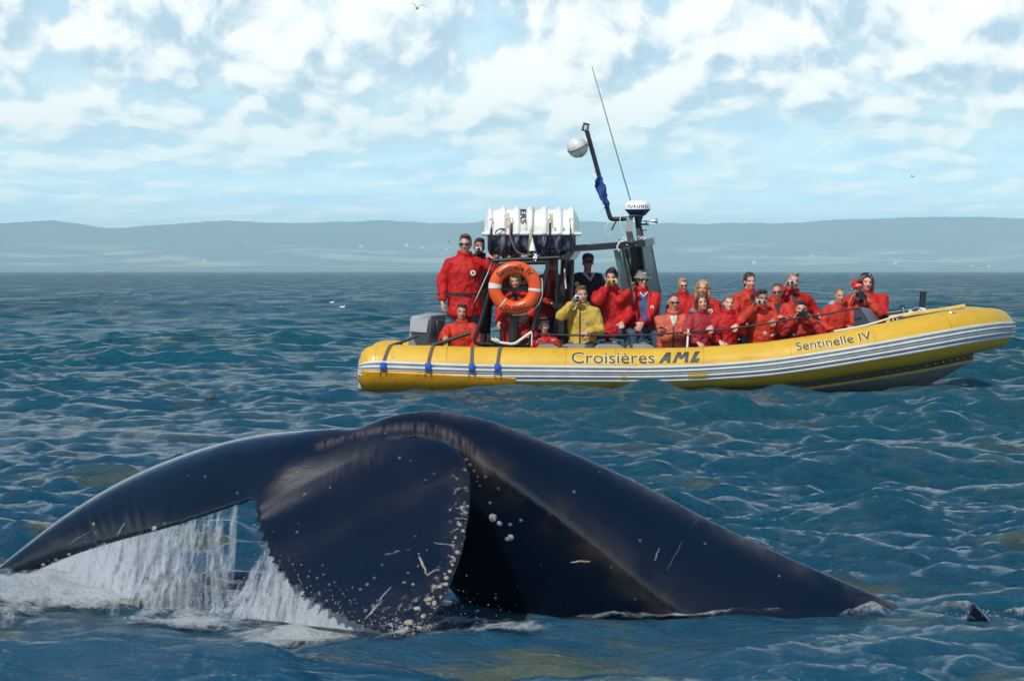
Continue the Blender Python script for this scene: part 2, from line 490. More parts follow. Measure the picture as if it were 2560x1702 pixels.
HL = ['bright white farmhouse at the left end of the row of pale fields on the shore', 'white farmhouse second from left in the row of pale fields', 'white farmhouse third from left in the row of pale fields', 'faint white farmhouse in the middle of the row of pale fields',
      'brightest white farmhouse between the left fields and the standing man', 'white farmhouse on the shore some way left of the standing man', 'white farmhouse second left of the standing man', 'low white farmhouse closest to the standing man at left',
      'white farmhouse near the waterline at left below the pale fields', 'faint white farmhouse high on the shore near the left edge', 'faint white farmhouse just left of the bright one on the left shore', 'bright white farmhouse on the shore above the tall dark haired woman',
      'faint white farmhouse midway up the right shore', 'small white farmhouse low on the shore right of the raised silver camera', 'bright white farmhouse low on the shore right of the laughing woman', 'faint white farmhouse high on the right shore', 'white farmhouse near the waterline at the right edge', 'small white farmhouse just left of the one at the right edge']
for i, h in enumerate(HOUSES): make_house(i, *h)

# ------------------------------------------------------------------ whale
def W(xd, yd, Y):
    k = 1.0857
    return U(xd * k, yd * k, Y)

def make_whale():
    mb = MB()
    # tail stock: (x, y, depth, half height, half width)
    st = [(770, 1035, 14.33, 0.035, 0.07, 0.035), (850, 1008, 14.33, 0.075, 0.11, 0.06), (950, 1003, 14.34, 0.132, 0.13, 0.14), (1080, 1046, 14.36, 0.20, 0.18, 0.46), (1230, 1140, 14.40, 0.285, 0.27, 0.68),
          (1400, 1258, 14.40, 0.37, 0.36, 0.84), (1580, 1385, 14.34, 0.435, 0.42, 0.86), (1800, 1508, 14.2, 0.475, 0.40, 0.66), (2040, 1632, 14.1, 0.51, 0.44, 0.6), (2330, 1770, 13.9, 0.50, 0.45, 0.5)]
    rows = [(*W(a, b, Y), h, w_, lo) for a, b, Y, h, w_, lo in st]
    cv = catmull(rows, 46)
    P = [Vector(r[:3]) for r in cv]
    seg = 44; vs = []
    for i, p in enumerate(P):
        t = (P[min(i + 1, len(P) - 1)] - P[max(i - 1, 0)]).normalized()
        side = Vector((0, 0, 1)).cross(t).normalized()          # horizontal, across the stock
        up = t.cross(side).normalized()
        if up.z < 0: up = -up
        h, w_ = cv[i][3], cv[i][4]
        for k in range(seg):
            th = 2 * math.pi * k / seg
            c_, s_ = math.cos(th), math.sin(th)
            # ridged back, flat flank down to a blunt edge, then cut away to a deep narrow keel
            if s_ >= 0:
                rr = 1.0 - 0.10 * abs(math.sin(2 * th))
                vs.append(p + side * (w_ * c_ * rr) + up * (h * s_ * rr))
            else:
                q = -s_
                lo = cv[i][5]; nearS = 1.0 if side.y < 0 else -1.0
                wd = math.copysign(abs(c_) ** 1.1, c_)
                vs.append(p + side * (w_ * wd - nearS * w_ * 0.9 * q * (1 - abs(c_) * 0.2)) + up * (-lo * q ** 1.1))
    fs = []
    n = len(P)
    for i in range(n - 1):
        for k in range(seg):
            k2 = (k + 1) % seg
            fs.append((i * seg + k, i * seg + k2, (i + 1) * seg + k2, (i + 1) * seg + k))
    fs.append(tuple(range(seg - 1, -1, -1))); fs.append(tuple(range((n - 1) * seg, n * seg)))
    mb.add(vs, fs)
    # flukes: leading and trailing edges
    # both flukes as one sheet, from the far tip over the root to the near tip
    FL = [(-150, 1440, 15.25), (-128, 1420, 15.25), (-85, 1380, 15.24), (-20, 1324, 15.22), (60, 1262, 15.18), (165, 1185, 15.12), (300, 1106, 15.02), (450, 1046, 14.87), (600, 1008, 14.66), (720, 996, 14.46), (805, 993, 14.36),
          (890, 998, 14.27), (970, 1008, 14.13), (1035, 1022, 14.02), (1072, 1062, 13.92), (1084, 1120, 13.82), (1080, 1190, 13.68), (1066, 1265, 13.52), (1040, 1340, 13.36), (1006, 1405, 13.24), (975, 1446, 13.16), (952, 1468, 13.11)]
    FT = [(-148, 1444, 15.25), (-100, 1424, 15.23), (-45, 1388, 15.2), (20, 1350, 15.1), (100, 1308, 14.95), (190, 1272, 14.77), (285, 1243, 14.58), (385, 1217, 14.38), (480, 1187, 14.24), (545, 1164, 14.14), (578, 1152, 14.08),
          (586, 1156, 14.05), (582, 1178, 14.0), (588, 1222, 13.93), (604, 1268, 13.83), (640, 1330, 13.70), (688, 1378, 13.55), (745, 1412, 13.42), (812, 1442, 13.29), (878, 1460, 13.19), (918, 1467, 13.14), (940, 1470, 13.11)]
    NS = 300
    Lc = catmull([tuple(W(*q)) for q in FL], NS); Tc = catmull([tuple(W(*q)) for q in FT], NS)
    edges = {'far': (Lc[149::-1], Tc[149::-1].copy()), 'near': (Lc[150:], Tc[150:].copy())}
    d = (Lc - Tc); ln = np.linalg.norm(d, axis=1, keepdims=True); d /= np.maximum(ln, 1e-6)
    tt = np.arange(NS)
    arc = np.concatenate([[0], np.cumsum(np.linalg.norm(np.diff(Tc, axis=0), axis=1))])
    near_side = tt > 158
    saw = np.where(near_side, (arc / 0.062 + 0.25 * np.sin(arc * 9)) % 1.0, np.array([mnoise.noise((q * 30.0, 3.1, 0)) * 0.5 + 0.5 for q in arc]))
    amp = np.where(near_side, np.interp(tt, [158, 175, 200, 240, 275, 299], [0.012, 0.030, 0.062, 0.085, 0.05, 0.0]), np.interp(tt, [0, 60, 110, 158], [0.03, 0.028, 0.008, 0.0]))
    Tc = Tc + d * (saw * amp)[:, None]
    m = 38; top = []; bot = []; us = np.linspace(0, 1, m); pn = None
    for i in range(NS):
        a, b = Vector(Lc[i]), Vector(Tc[i]); ch = (b - a).length
        i2 = min(i + 4, NS - 1); i1 = max(i - 4, 0)
        span = Vector(Lc[i2] + Tc[i2] - Lc[i1] - Tc[i1])
        nrm = (b - a).cross(span)
        if nrm.length < 1e-9: nrm = Vector((0, -1, 0))
        nrm.normalize()
        if nrm.y > 0: nrm = -nrm
        pn = nrm if pn is None else (pn * 0.8 + nrm * 0.2).normalized()
        q = abs(i - 155) / 150.0; q = min(1, q)
        th_max = (0.060 * (1 - q) + 0.016) * min(1, ch / 0.25 + 0.15)
        bul = 0.105 if i < 110 else (0.105 - 0.12 * min(1, (i - 110) / 60))
        for u in us:
            prof = math.sqrt(max(u, 0)) * 1.67 * (1 - u) ** 0.9
            th = th_max * prof + 0.0075
            c = a.lerp(b, u) + pn * (bul * math.sin(math.pi * u) * (ch / 0.6) * (1 - 0.5 * q))
            if u == 0: th = 0.006
            top.append(c + pn * th); bot.append(c - pn * th)
    vs = top + bot; K = NS * m; fs = []
    for i in range(NS - 1):
        for jx in range(m - 1):
            fs.append((i * m + jx, i * m + jx + 1, (i + 1) * m + jx + 1, (i + 1) * m + jx)); fs.append((K + i * m + jx, K + (i + 1) * m + jx, K + (i + 1) * m + jx + 1, K + i * m + jx + 1))
        fs.append((i * m, (i + 1) * m, K + (i + 1) * m, K + i * m)); fs.append((i * m + m - 1, K + i * m + m - 1, K + (i + 1) * m + m - 1, (i + 1) * m + m - 1))
    fs.append(tuple([q for q in range(m)] + [K + q for q in range(m - 1, -1, -1)])); fs.append(tuple([(NS - 1) * m + q for q in range(m - 1, -1, -1)] + [K + (NS - 1) * m + q for q in range(m)]))
    mb.add(vs, fs)
    # low median ridge where the stock runs out over the flukes
    mb.tube([W(*q) for q in ((900, 1008, 14.33), (820, 1034, 14.30), (740, 1076, 14.24), (670, 1114, 14.16), (612, 1146, 14.08))], [0.10, 0.07, 0.045, 0.025, 0.010], 14)
    bmx = bmesh.new(); me0 = mb.mesh('tmpw'); bmx.from_mesh(me0)
    bmesh.ops.recalc_face_normals(bmx, faces=bmx.faces); bmx.to_mesh(me0); bmx.free()
    o = bpy.data.objects.new('tmp', me0); C.objects.link(o)
    r = o.modifiers.new('r', 'REMESH'); r.mode = 'VOXEL'; r.voxel_size = 0.0142
    sm = o.modifiers.new('s', 'SMOOTH'); sm.iterations = 2; sm.factor = 0.5
    dg = bpy.context.evaluated_depsgraph_get()
    me = bpy.data.meshes.new_from_object(o.evaluated_get(dg)); me.name = 'whale'
    bpy.data.objects.remove(o)
    bmx = bmesh.new(); bmx.from_mesh(me); p0 = Vector(W(900, 1000, 14.3)); ax = Vector(W(625, 1135, 14.1)) - p0
    sel = []
    for v in bmx.verts:
        q_ = v.co - p0; f = max(0, min(1, q_.dot(ax) / ax.length_squared))
        if (q_ - ax * f).length < 0.20 * (1 - 0.6 * f): sel.append(v)
    for _ in range(25): bmesh.ops.smooth_vert(bmx, verts=sel, factor=0.5, use_axis_x=True, use_axis_y=True, use_axis_z=True)
    kl = []
    for i, p in enumerate(P[6:]):
        i += 6; t = (P[min(i + 1, len(P) - 1)] - P[max(i - 1, 0)]).normalized(); side = Vector((0, 0, 1)).cross(t).normalized()
        kl.append(p + (side if side.y < 0 else -side) * cv[i][4])
    kd = np.array(kl); sel = [v for v in bmx.verts if np.min(np.linalg.norm(kd - np.array(v.co), axis=1)) < 0.11]
    for _ in range(45): bmesh.ops.smooth_vert(bmx, verts=sel, factor=0.5, use_axis_x=True, use_axis_y=True, use_axis_z=True)
    bmx.to_mesh(me); bmx.free(); me.update()
    co = vco(me)
    # scarred fluke margins and scratches; sunlight painted in brown along the back's ridge
    def near_curve(cv):
        best = np.full(len(co), 9.0)
        for q in cv[::3]: best = np.minimum(best, np.linalg.norm(co - q, axis=1))
        return best
    nL = near_curve(edges['near'][0][60:]); nT = near_curve(edges['near'][1][60:]); fT = near_curve(edges['far'][1][40:])
    edge = np.maximum(np.exp(-(nL / 0.10) ** 2), np.maximum(0.55 * np.exp(-(nT / 0.10) ** 2), 0.75 * np.exp(-(fT / 0.022) ** 2)))
    tip = np.exp(-((np.linalg.norm(co - np.array(W(960, 1420, 13.2)), axis=1)) / 0.30) ** 2)
    edge = np.maximum(edge, 0.6 * tip)
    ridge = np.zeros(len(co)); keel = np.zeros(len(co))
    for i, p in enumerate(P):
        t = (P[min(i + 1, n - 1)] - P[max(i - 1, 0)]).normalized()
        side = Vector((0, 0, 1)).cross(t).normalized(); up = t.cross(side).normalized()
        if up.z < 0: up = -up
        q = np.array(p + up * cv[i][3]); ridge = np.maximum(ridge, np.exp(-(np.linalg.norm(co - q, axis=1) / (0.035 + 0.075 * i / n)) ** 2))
        side_n = side if side.y < 0 else -side
        q = np.array(p + side_n * cv[i][4] - up * 0.02); keel = np.maximum(keel, np.exp(-(np.linalg.norm(co - q, axis=1) / 0.09) ** 2))
    bv = BVHTree.FromPolygons([tuple(c) for c in co.tolist()], [tuple(p.vertices) for p in me.polygons])
    fold_glow = np.zeros(len(co))
    for poly, rad, k_ in (([(738, 1025), (830, 998), (929, 984), (1010, 992), (1066, 1020), (1100, 1055), (1121, 1085)], 0.026, 1.0), ([(900, 1008), (960, 1004), (1020, 1012), (1060, 1035)], 0.016, 0.8), ([(760, 1085), (800, 1060), (850, 1050)], 0.075, 0.35)):  # brown fold lines; the last broad patch paints the sun's soft glow
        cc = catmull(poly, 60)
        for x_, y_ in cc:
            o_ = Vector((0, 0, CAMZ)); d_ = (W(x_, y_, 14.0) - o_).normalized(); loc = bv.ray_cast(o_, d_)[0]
            if loc is not None: fold_glow = np.maximum(fold_glow, k_ * np.exp(-(np.linalg.norm(co - np.array(loc), axis=1) / rad) ** 2))
    matt = np.zeros(len(co))
    for x_, y_ in catmull([(615, 1145), (700, 1110), (780, 1065), (860, 1030), (930, 1020)], 40):
        o_ = Vector((0, 0, CAMZ)); d_ = (W(x_, y_, 14.0) - o_).normalized(); loc = bv.ray_cast(o_, d_)[0]
        if loc is not None: matt = np.maximum(matt, np.exp(-(np.linalg.norm(co - np.array(loc), axis=1) / 0.10) ** 2))
    vfloat(me, 'matt', matt)
    vfloat(me, 'folded_glow', fold_glow)
    vfloat(me, 'scarred', edge); vfloat(me, 'ridge_sun', ridge); vfloat(me, 'keel_brown', keel)
    m = bpy.data.materials.new('wet_black_skin'); m.use_nodes = True
    t = NT(m.node_tree)
    b = t.node('ShaderNodeBsdfPrincipled'); t.node('ShaderNodeOutputMaterial', i_Surface=b.outputs[0])
    pos = t.node('ShaderNodeTexCoord').outputs['Object']
    aE = t.node('ShaderNodeAttribute', attribute_name='scarred').outputs['Fac']
    aR = t.node('ShaderNodeAttribute', attribute_name='ridge_sun').outputs['Fac']
    aK = t.node('ShaderNodeAttribute', attribute_name='keel_brown').outputs['Fac']
    nf = t.noise(pos, 26.0, 6.0, 0.65); nm_ = t.noise(pos, 5.0, 5.0, 0.6); ng = t.noise(pos, 90.0, 3.0, 0.6)
    st_ = t.noise(t.vmath('MULTIPLY', pos, (60.0, 6.0, 9.0)), 1.0, 3.0, 0.5, 0.3)
    base = t.mix(nm_, (0.0010, 0.0034, 0.0105), (0.0024, 0.0068, 0.0190))
    ridge_sun = t.math('MULTIPLY', t.math('MULTIPLY', aR, t.ramp(nm_, 0.30, 0.62)), 0.60)
    c1 = t.mix(ridge_sun, base, (0.100, 0.080, 0.068))  # sun on the top ridge, put into the skin colour
    keel_brown = t.math('MULTIPLY', t.math('MULTIPLY', aK, t.ramp(nm_, 0.40, 0.62)), 0.5)
    c2_ = t.mix(keel_brown, c1, (0.045, 0.032, 0.020))  # patchy brown band along the flank edge
    aD = t.node('ShaderNodeAttribute', attribute_name='matt').outputs['Fac']
    aF = t.node('ShaderNodeAttribute', attribute_name='folded_glow').outputs['Fac']
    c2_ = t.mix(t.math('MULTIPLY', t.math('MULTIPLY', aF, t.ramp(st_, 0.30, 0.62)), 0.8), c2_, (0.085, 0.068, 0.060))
    brown = t.math('MULTIPLY', aE, t.ramp(nm_, 0.3, 0.6))
    c3 = t.mix(t.math('MULTIPLY', brown, 0.35), c2_, (0.050, 0.040, 0.036))
    sc_ = t.math('MULTIPLY', t.math('MULTIPLY', t.ramp(aE, 0.25, 0.9), t.ramp(nf, 0.56, 0.66)), 0.85)
    c4 = t.mix(sc_, c3, (0.40, 0.36, 0.29))
    vor = t.node('ShaderNodeTexVoronoi', i_Vector=pos, i_Scale=7.0); vor.inputs['Randomness'].default_value = 1.0
    spots = t.math('MULTIPLY', t.math('LESS_THAN', vor.outputs['Distance'], 0.055), 0.35)
    c5 = t.mix(spots, c4, (0.20, 0.22, 0.25))
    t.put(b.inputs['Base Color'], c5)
    t.put(b.inputs['Roughness'], t.math('ADD', t.math('ADD', t.math('ADD', 0.05, t.math('MULTIPLY', nm_, 0.16)), t.math('MULTIPLY', aD, 0.22)), t.math('MULTIPLY', t.math('MAXIMUM', ridge_sun, sc_), 0.35)))
    b.inputs['IOR'].default_value = 1.45
    hgt = t.math('ADD', t.math('MULTIPLY', nf, 0.6), t.math('MULTIPLY', ng, 0.25))
    bn = t.node('ShaderNodeBump', i_Height=hgt); bn.inputs['Strength'].default_value = 0.11; bn.inputs['Distance'].default_value = 0.02
    t.l.new(bn.outputs[0], b.inputs['Normal'])
    me.materials.append(m)
    whale = link('whale', me, None, True, 0.0, 0)
    set_props(whale, 'black humpback whale diving, arched tail stock and dripping flukes in the foreground', 'whale')
    PINV['whale'] = Matrix()
    # barnacles and healed scars as raised crusts, found by looking along the view at the skin
    bv = BVHTree.FromPolygons([tuple(c) for c in co.tolist()], [tuple(p.vertices) for p in me.polygons])
    barn = mat('barnacle_crust', (0.30, 0.275, 0.20), 0.75, bump=(70.0, 0.6), vary=(40.0, 0.35))
    pale = mat('pale_scar', (0.26, 0.28, 0.31), 0.6, bump=(80.0, 0.4), vary=(60.0, 0.3))
    grey = mat('grey_barnacle', (0.085, 0.10, 0.125), 0.6, bump=(80.0, 0.4), vary=(60.0, 0.3))
    def hit(xd, yd):
        o_ = Vector((0, 0, CAMZ)); d_ = (W(xd, yd, 14.0) - o_).normalized()
        loc, nor, _, _ = bv.ray_cast(o_, d_)
        if loc is None: return None
        if nor.dot(d_) > 0: nor = -nor
        return loc, nor
    def blob(xd, yd, r, m_, ang=0.0, asp=1.0, name='barnacle'):
        h = hit(xd, yd)
        if not h: return
        loc, nor = h
        R = nor.to_track_quat('Z', 'Y').to_matrix() @ Matrix.Rotation(ang, 3, 'Z')
        bb = MB(); rr = r * 0.72 * 14.0 / F * 1.0857
        bb.ell(loc, (rr * asp, rr, rr * 0.55), R, 8, 6)
        rs = random.Random(int(xd * 7 + yd))
        bb.v = [tuple(Vector(q) + Vector([rs.uniform(-1, 1) * rr * 0.13 for _ in range(3)])) for q in bb.v]
        bb.build(name, m_, whale)
    rb2 = random.Random(4)
    def streak(x0, y0, x1, y1, r, m_):
        pts = []
        for f in np.linspace(0, 1, 7):
            h = hit(x0 + (x1 - x0) * f, y0 + (y1 - y0) * f)
            if h: pts.append(h[0] + Vector((rb2.uniform(-1, 1), 0, rb2.uniform(-1, 1))) * 0.004)
        if len(pts) < 2: return
        bb = MB(); rr = r * 0.45 * 14.0 / F * 1.0857
        bb.tube(pts, [rr * (0.35 + 0.65 * math.sin(math.pi * (i + 0.6) / (len(pts) + 0.2))) for i in range(len(pts))], 6)
        bb.build('scar', m_, whale)
    for x, y, r in ((1135, 1192, 14), (1150, 1205, 9), (1176, 1237, 11), (1168, 1241, 8), (1175, 1208, 7), (1200, 1198, 6), (1129, 1158, 6), (1322, 1132, 6), (1346, 1292, 4),
                    (1105, 1118, 4), (1098, 1108, 3), (1118, 1098, 5), (1074, 1058, 6), (1082, 1070, 5), (1092, 1085, 5), (1100, 1098, 4)):
        blob(x, y, r, pale if r > 7 else grey)
    for x, y, r, a in ((1073, 1180, 5, 1), (1066, 1222, 6, 1), (1053, 1271, 8, 1), (1042, 1300, 5, 1), (1028, 1330, 8, 1), (1036, 1315, 6, 1), (985, 1380, 9, 1.5), (1000, 1388, 7, 1.6),
                       (960, 1400, 8, 1.4), (975, 1418, 7, 1.3), (941, 1432, 10, 1.6), (930, 1448, 8, 2), (1000, 1350, 6, 1), (900, 1437, 6, 1.5), (1010, 1412, 5, 1.0), (990, 1432, 6, 1), (968, 1446, 6, 1.2)):
        blob(x, y, r, barn, random.uniform(0, 3), a)
    for x, y, r in ((920, 1054, 5), (760, 1122, 4), (702, 1137, 5), (640, 1170, 3), (700, 1140, 4), (880, 1300, 4), (862, 1330, 5), (845, 1345, 6), (830, 1356, 5), (730, 1330, 5), (745, 1322, 4), (758, 1345, 5),
                    (770, 1340, 4), (735, 1365, 6), (752, 1382, 5), (790, 1366, 4), (812, 1352, 4), (1000, 1090, 4), (945, 1060, 3), (980, 1105, 3), (688, 1205, 3), (842, 1405, 7), (858, 1395, 6), (870, 1382, 5)):
        blob(x, y, r, grey)
    for x, y, r, a in ((216, 1206, 5, 1.2), (355, 1216, 8, 1.5), (340, 1230, 5, 1.3), (242, 1252, 6, 2.0), (228, 1258, 6, 2.4), (130, 1288, 6, 1.6), (100, 1300, 6, 1.5), (60, 1318, 5, 1.3), (160, 1276, 5, 2), (190, 1268, 6, 2.6)):
        blob(x, y, r, barn, 0.3, a)
    for q in ((1315, 1293, 1360, 1291, 4.5), (1507, 1292, 1517, 1262, 2.5), (882, 1380, 840, 1425, 5), (855, 1405, 905, 1345, 3.5), (965, 1280, 985, 1325, 6), (985, 1325, 1005, 1310, 4),
              (885, 1278, 930, 1265, 2.2), (930, 1268, 948, 1262, 2.0), (1000, 1250, 1050, 1255, 2.5), (270, 1235, 290, 1198, 3.0), (140, 1262, 210, 1222, 1.4), (1045, 1195, 1072, 1192, 2.4), (1040, 1222, 1066, 1214, 2.4), (1048, 1170, 1076, 1170, 2.2)):
        streak(*q, pale if q[4] < 4 else barn)
    for q in ((1535, 1312, 1585, 1225, 1.6), (1590, 1218, 1610, 1190, 1.2)):
        streak(*q, grey)
    rb = random.Random(11)
    for _ in range(34):                       # specks along the scarred leading margin and tip
        f = rb.random(); i = int(70 + f * 78)
        a = edges['near'][0][i]; b2 = edges['near'][1][i]; g = rb.random() ** 2 * 0.45 + 0.015
        q = a + (b2 - a) * g
        px = (1280 + q[0] / q[1] * F) / 1.0857; py = (HZ + (CAMZ - q[2]) / q[1] * F) / 1.0857
        blob(px, py, rb.uniform(1.8, 4.0), rb.choice((barn, grey, pale)), rb.uniform(0, 3), rb.uniform(1, 2))
    # the small dark dorsal fin that still shows where the back has gone under
    fb = MB()
    base = [W(2232, 1443, 13.75), W(2262, 1446, 13.75)]
    pts = catmull([tuple(W(x, y, 13.75)) for x, y in ((2222, 1452), (2230, 1426), (2238, 1404), (2252, 1414), (2268, 1430), (2286, 1452))], 16)
    cen = np.array(W(2250, 1440, 13.75))
    front = [Vector(p) for p in pts]; lay = []
    for dy, k in ((-0.035, 0.78), (-0.018, 0.95), (0.0, 1.0), (0.018, 0.95), (0.035, 0.78)):
        lay.append([Vector(cen) + (p - Vector(cen)) * k + Vector((0, dy, 0)) for p in front])
    vs = [p for l in lay for p in l]; nn = len(front); fs = []
    for a in range(4):
        for i in range(nn - 1): fs.append((a * nn + i, a * nn + i + 1, (a + 1) * nn + i + 1, (a + 1) * nn + i))
    fs.append(tuple(range(nn))); fs.append(tuple(range(4 * nn + nn - 1, 4 * nn - 1, -1)))
    fb.v = []; fb.add([v + Vector((0, 0, 0.035)) for v in vs], fs); fb.build('dorsal_fin', m, whale)
    return edges
WEDGE = make_whale()

# falling water, spray and froth round the flukes
def make_froth():
    m = bpy.data.materials.new('white_water'); m.use_nodes = True
    t = NT(m.node_tree)
    b = t.node('ShaderNodeBsdfPrincipled'); tr = t.node('ShaderNodeBsdfTransparent'); mx = t.node('ShaderNodeMixShader')
    t.node('ShaderNodeOutputMaterial', i_Surface=mx.outputs[0])
    t.l.new(tr.outputs[0], mx.inputs[1]); t.l.new(b.outputs[0], mx.inputs[2])
    pos = t.node('ShaderNodeTexCoord').outputs['Object']
    b.inputs['Base Color'].default_value = (0.36, 0.40, 0.44, 1); b.inputs['Roughness'].default_value = 0.35; b.inputs['IOR'].default_value = 1.33
    strk = t.noise(t.vmath('MULTIPLY', pos, (26.0, 26.0, 2.2)), 1.0, 5.0, 0.62, 0.2)
    fine = t.noise(t.vmath('MULTIPLY', pos, (70.0, 70.0, 22.0)), 1.0, 4.0, 0.65)
    thick = t.node('ShaderNodeAttribute', attribute_name='thick').outputs['Fac']
    a = t.math('ADD', t.math('MULTIPLY', t.math('SUBTRACT', strk, 0.12), 1.05), t.math('MULTIPLY', fine, 0.38))
    t.l.new(t.ramp(t.math('ADD', a, t.math('MULTIPLY', t.math('SUBTRACT', thick, 0.5), 0.55)), 0.34, 0.80, 0.0, 0.90), mx.inputs[0])
    bn = t.node('ShaderNodeBump', i_Height=fine); bn.inputs['Strength'].default_value = 0.6; bn.inputs['Distance'].default_value = 0.02
    t.l.new(bn.outputs[0], b.inputs['Normal'])
    # curtains of water off the two trailing edges: several thin veils each, sagging and tearing
    mb = MB(); thick_v = []
    def veil(edge, i0, i1, th_fn, off, seed, lean, stop):
        n, k = 150, 34
        idx = np.linspace(i0, i1, n)
        E = np.stack([np.interp(idx, np.arange(150), edge[:, q]) for q in range(3)], 1)
        vs = []
        for i in range(n):
            for j in range(k):
                f = j / (k - 1)
                p = E[i].copy()
                z = p[2] * (1 - f) - 0.02 * f
                drop = p[2] - z
                nz = mnoise.noise((p[0] * 6 + seed, z * 1.2, seed * 1.7)) * 0.05 + mnoise.noise((p[0] * 22 + seed, z * 3, 4.0)) * 0.018
                sp = min(1.0, drop * 3.0)
                x = p[0] + lean * drop * (0.6 + drop) + nz * 0.4 * sp
                y = p[1] + off * sp + nz * sp
                vs.append((x, y, z + 0.004)); thick_v.append(th_fn(i / (n - 1), f))
        fs = [(i * k + j, i * k + j + 1, (i + 1) * k + j + 1, (i + 1) * k + j) for i in range(n - 1) for j in range(k - 1)]
        mb.add(vs, fs)
    def soft(e, k=9): return np.stack([np.convolve(np.pad(e[:, q], k, mode='edge'), np.ones(2 * k + 1) / (2 * k + 1), 'valid') for q in range(3)], 1)
    eF = soft(WEDGE['far'][1], 3); eL, eT = WEDGE['near']; dN = eL - eT; dN /= np.maximum(np.linalg.norm(dN, axis=1, keepdims=True), 1e-6)
    eN = soft(eT + dN * np.minimum(0.11, 0.5 * np.linalg.norm(eL - eT, axis=1, keepdims=True)))
    def thF(s, f):    # s: 0 near the notch .. 1 at the far tip
        a = np.interp(s, [0, 0.10, 0.22, 0.38, 0.5, 1], [0.24, 0.20, 0.46, 0.78, 0.92, 1.0])
        return a + 0.10 * f * (s > 0.3) - 0.22 * max(0, 0.25 - f)
    def thN(s, f):
        return np.interp(s, [0, 0.15, 0.4, 0.8, 1], [0.25, 0.45, 0.85, 1.0, 0.8]) + 0.08 * f
    veil(eF, 20, 146, thF, -0.03, 1.0, -0.05, 0); veil(eF, 20, 146, thF, -0.12, 5.3, -0.12, 0); veil(eF, 30, 146, lambda s, f: thF(s, f) - 0.12, 0.10, 9.9, 0.02, 0)
    veil(eN, 24, 138, thN, 0.03, 21.0, -0.15, 0); veil(eN, 30, 138, thN, 0.07, 27.0, -0.45, 0); veil(eN, 40, 138, lambda s, f: thN(s, f) - 0.1, 0.12, 33.0, -0.80, 0)
    me = mb.mesh('falling_water'); vfloat(me, 'thick', np.array(thick_v)); me.materials.append(m)
    o = link('falling_water', me, None, True, 0, 0); o['kind'] = 'stuff'
    # drops torn from the veils and thrown up from the surface
    dm = mat('water_drops', (0.62, 0.66, 0.70), 0.12, spec=0.7)
    db = MB(); pts = []
    for e, i0, i1, n, lean in ((eF, 50, 146, 1500, -0.12), (eN, 30, 145, 1500, -0.35)):
        for _ in range(n):
            i = int(rng.uniform(i0, i1)) if e is eF else int(i0 + (i1 - i0) * rng.random() ** 0.8)
            p = e[i]; f = rng.random() ** 0.8; z = p[2] * (1 - f); d = p[2] - z
            pts.append((p[0] + lean * d * (0.6 + d) + rng.normal(0, 0.04 + 0.05 * d), p[1] + 0.05 + rng.normal(0, 0.05), z + 0.01 + abs(rng.normal(0, 0.02)), rng.uniform(0.0008, 0.0030)))
    for (cx, cy, sx, sy, sz, n) in ((-0.95, 13.55, 0.30, 0.2, 0.10, 260), (-1.9, 14.2, 0.5, 0.3, 0.06, 260), (-0.5, 13.2, 0.12, 0.1, 0.05, 90), (-0.25, 13.45, 0.10, 0.1, 0.10, 70), (2.3, 13.72, 0.12, 0.05, 0.02, 60)):
        for _ in range(n):
            pts.append((rng.normal(cx, sx), rng.normal(cy, sy), abs(rng.normal(0, sz)) + 0.01, rng.uniform(0.0008, 0.0030)))
    for x, y, z, r in pts:
        z = max(z, float(0.0) + 0.005)
        db.add([(x + r, y, z), (x - r, y, z), (x, y + r, z), (x, y - r, z), (x, y, z + r * 1.3), (x, y, z - r * 1.3)],
               [(0, 2, 4), (2, 1, 4), (1, 3, 4), (3, 0, 4), (2, 0, 5), (1, 2, 5), (3, 1, 5), (0, 3, 5)])
    o = db.build('water_drops', dm, None, True, 0, 0); o['kind'] = 'stuff'
    # froth lying on and piled over the surface
    fm = bpy.data.materials.new('froth'); fm.use_nodes = True
    t = NT(fm.node_tree)
    b = t.node('ShaderNodeBsdfPrincipled'); tr = t.node('ShaderNodeBsdfTransparent'); mx = t.node('ShaderNodeMixShader')
    t.node('ShaderNodeOutputMaterial', i_Surface=mx.outputs[0])
    t.l.new(tr.outputs[0], mx.inputs[1]); t.l.new(b.outputs[0], mx.inputs[2])
    pos = t.node('ShaderNodeTexCoord').outputs['Object']
    n1 = t.noise(pos, 9.0, 6.0, 0.65, 0.4); n2 = t.noise(pos, 38.0, 4.0, 0.6)
    thick = t.node('ShaderNodeAttribute', attribute_name='thick').outputs['Fac']
    t.put(b.inputs['Base Color'], t.mix(t.ramp(t.math('ADD', n1, t.math('MULTIPLY', t.math('SUBTRACT', thick, 0.5), 0.5)), 0.38, 0.66), (0.085, 0.105, 0.085), (0.36, 0.40, 0.41)))
    b.inputs['Roughness'].default_value = 0.4
    vo = t.node('ShaderNodeTexVoronoi', i_Vector=t.vmath('ADD', pos, t.vmath('MULTIPLY', t.node('ShaderNodeTexNoise', i_Vector=pos, i_Scale=7.0).outputs['Color'], (0.25, 0.25, 0.1))), i_Scale=13.0)
    vo.feature = 'DISTANCE_TO_EDGE'
    lace = t.ramp(vo.outputs['Distance'], 0.30, 0.0, 0.0, 0.5)
    al = t.math('ADD', t.math('ADD', t.math('ADD', t.math('MULTIPLY', n1, 0.40), t.math('MULTIPLY', n2, 0.28)), t.math('MULTIPLY', lace, 0.22)), t.math('MULTIPLY', t.math('SUBTRACT', thick, 0.6), 0.85))
    t.l.new(t.ramp(al, 0.30, 0.72, 0.0, 0.85), mx.inputs[0])
    bn = t.node('ShaderNodeBump', i_Height=n2); bn.inputs['Strength'].default_value = 0.7; bn.inputs['Distance'].default_value = 0.03
    t.l.new(bn.outputs[0], b.inputs['Normal'])
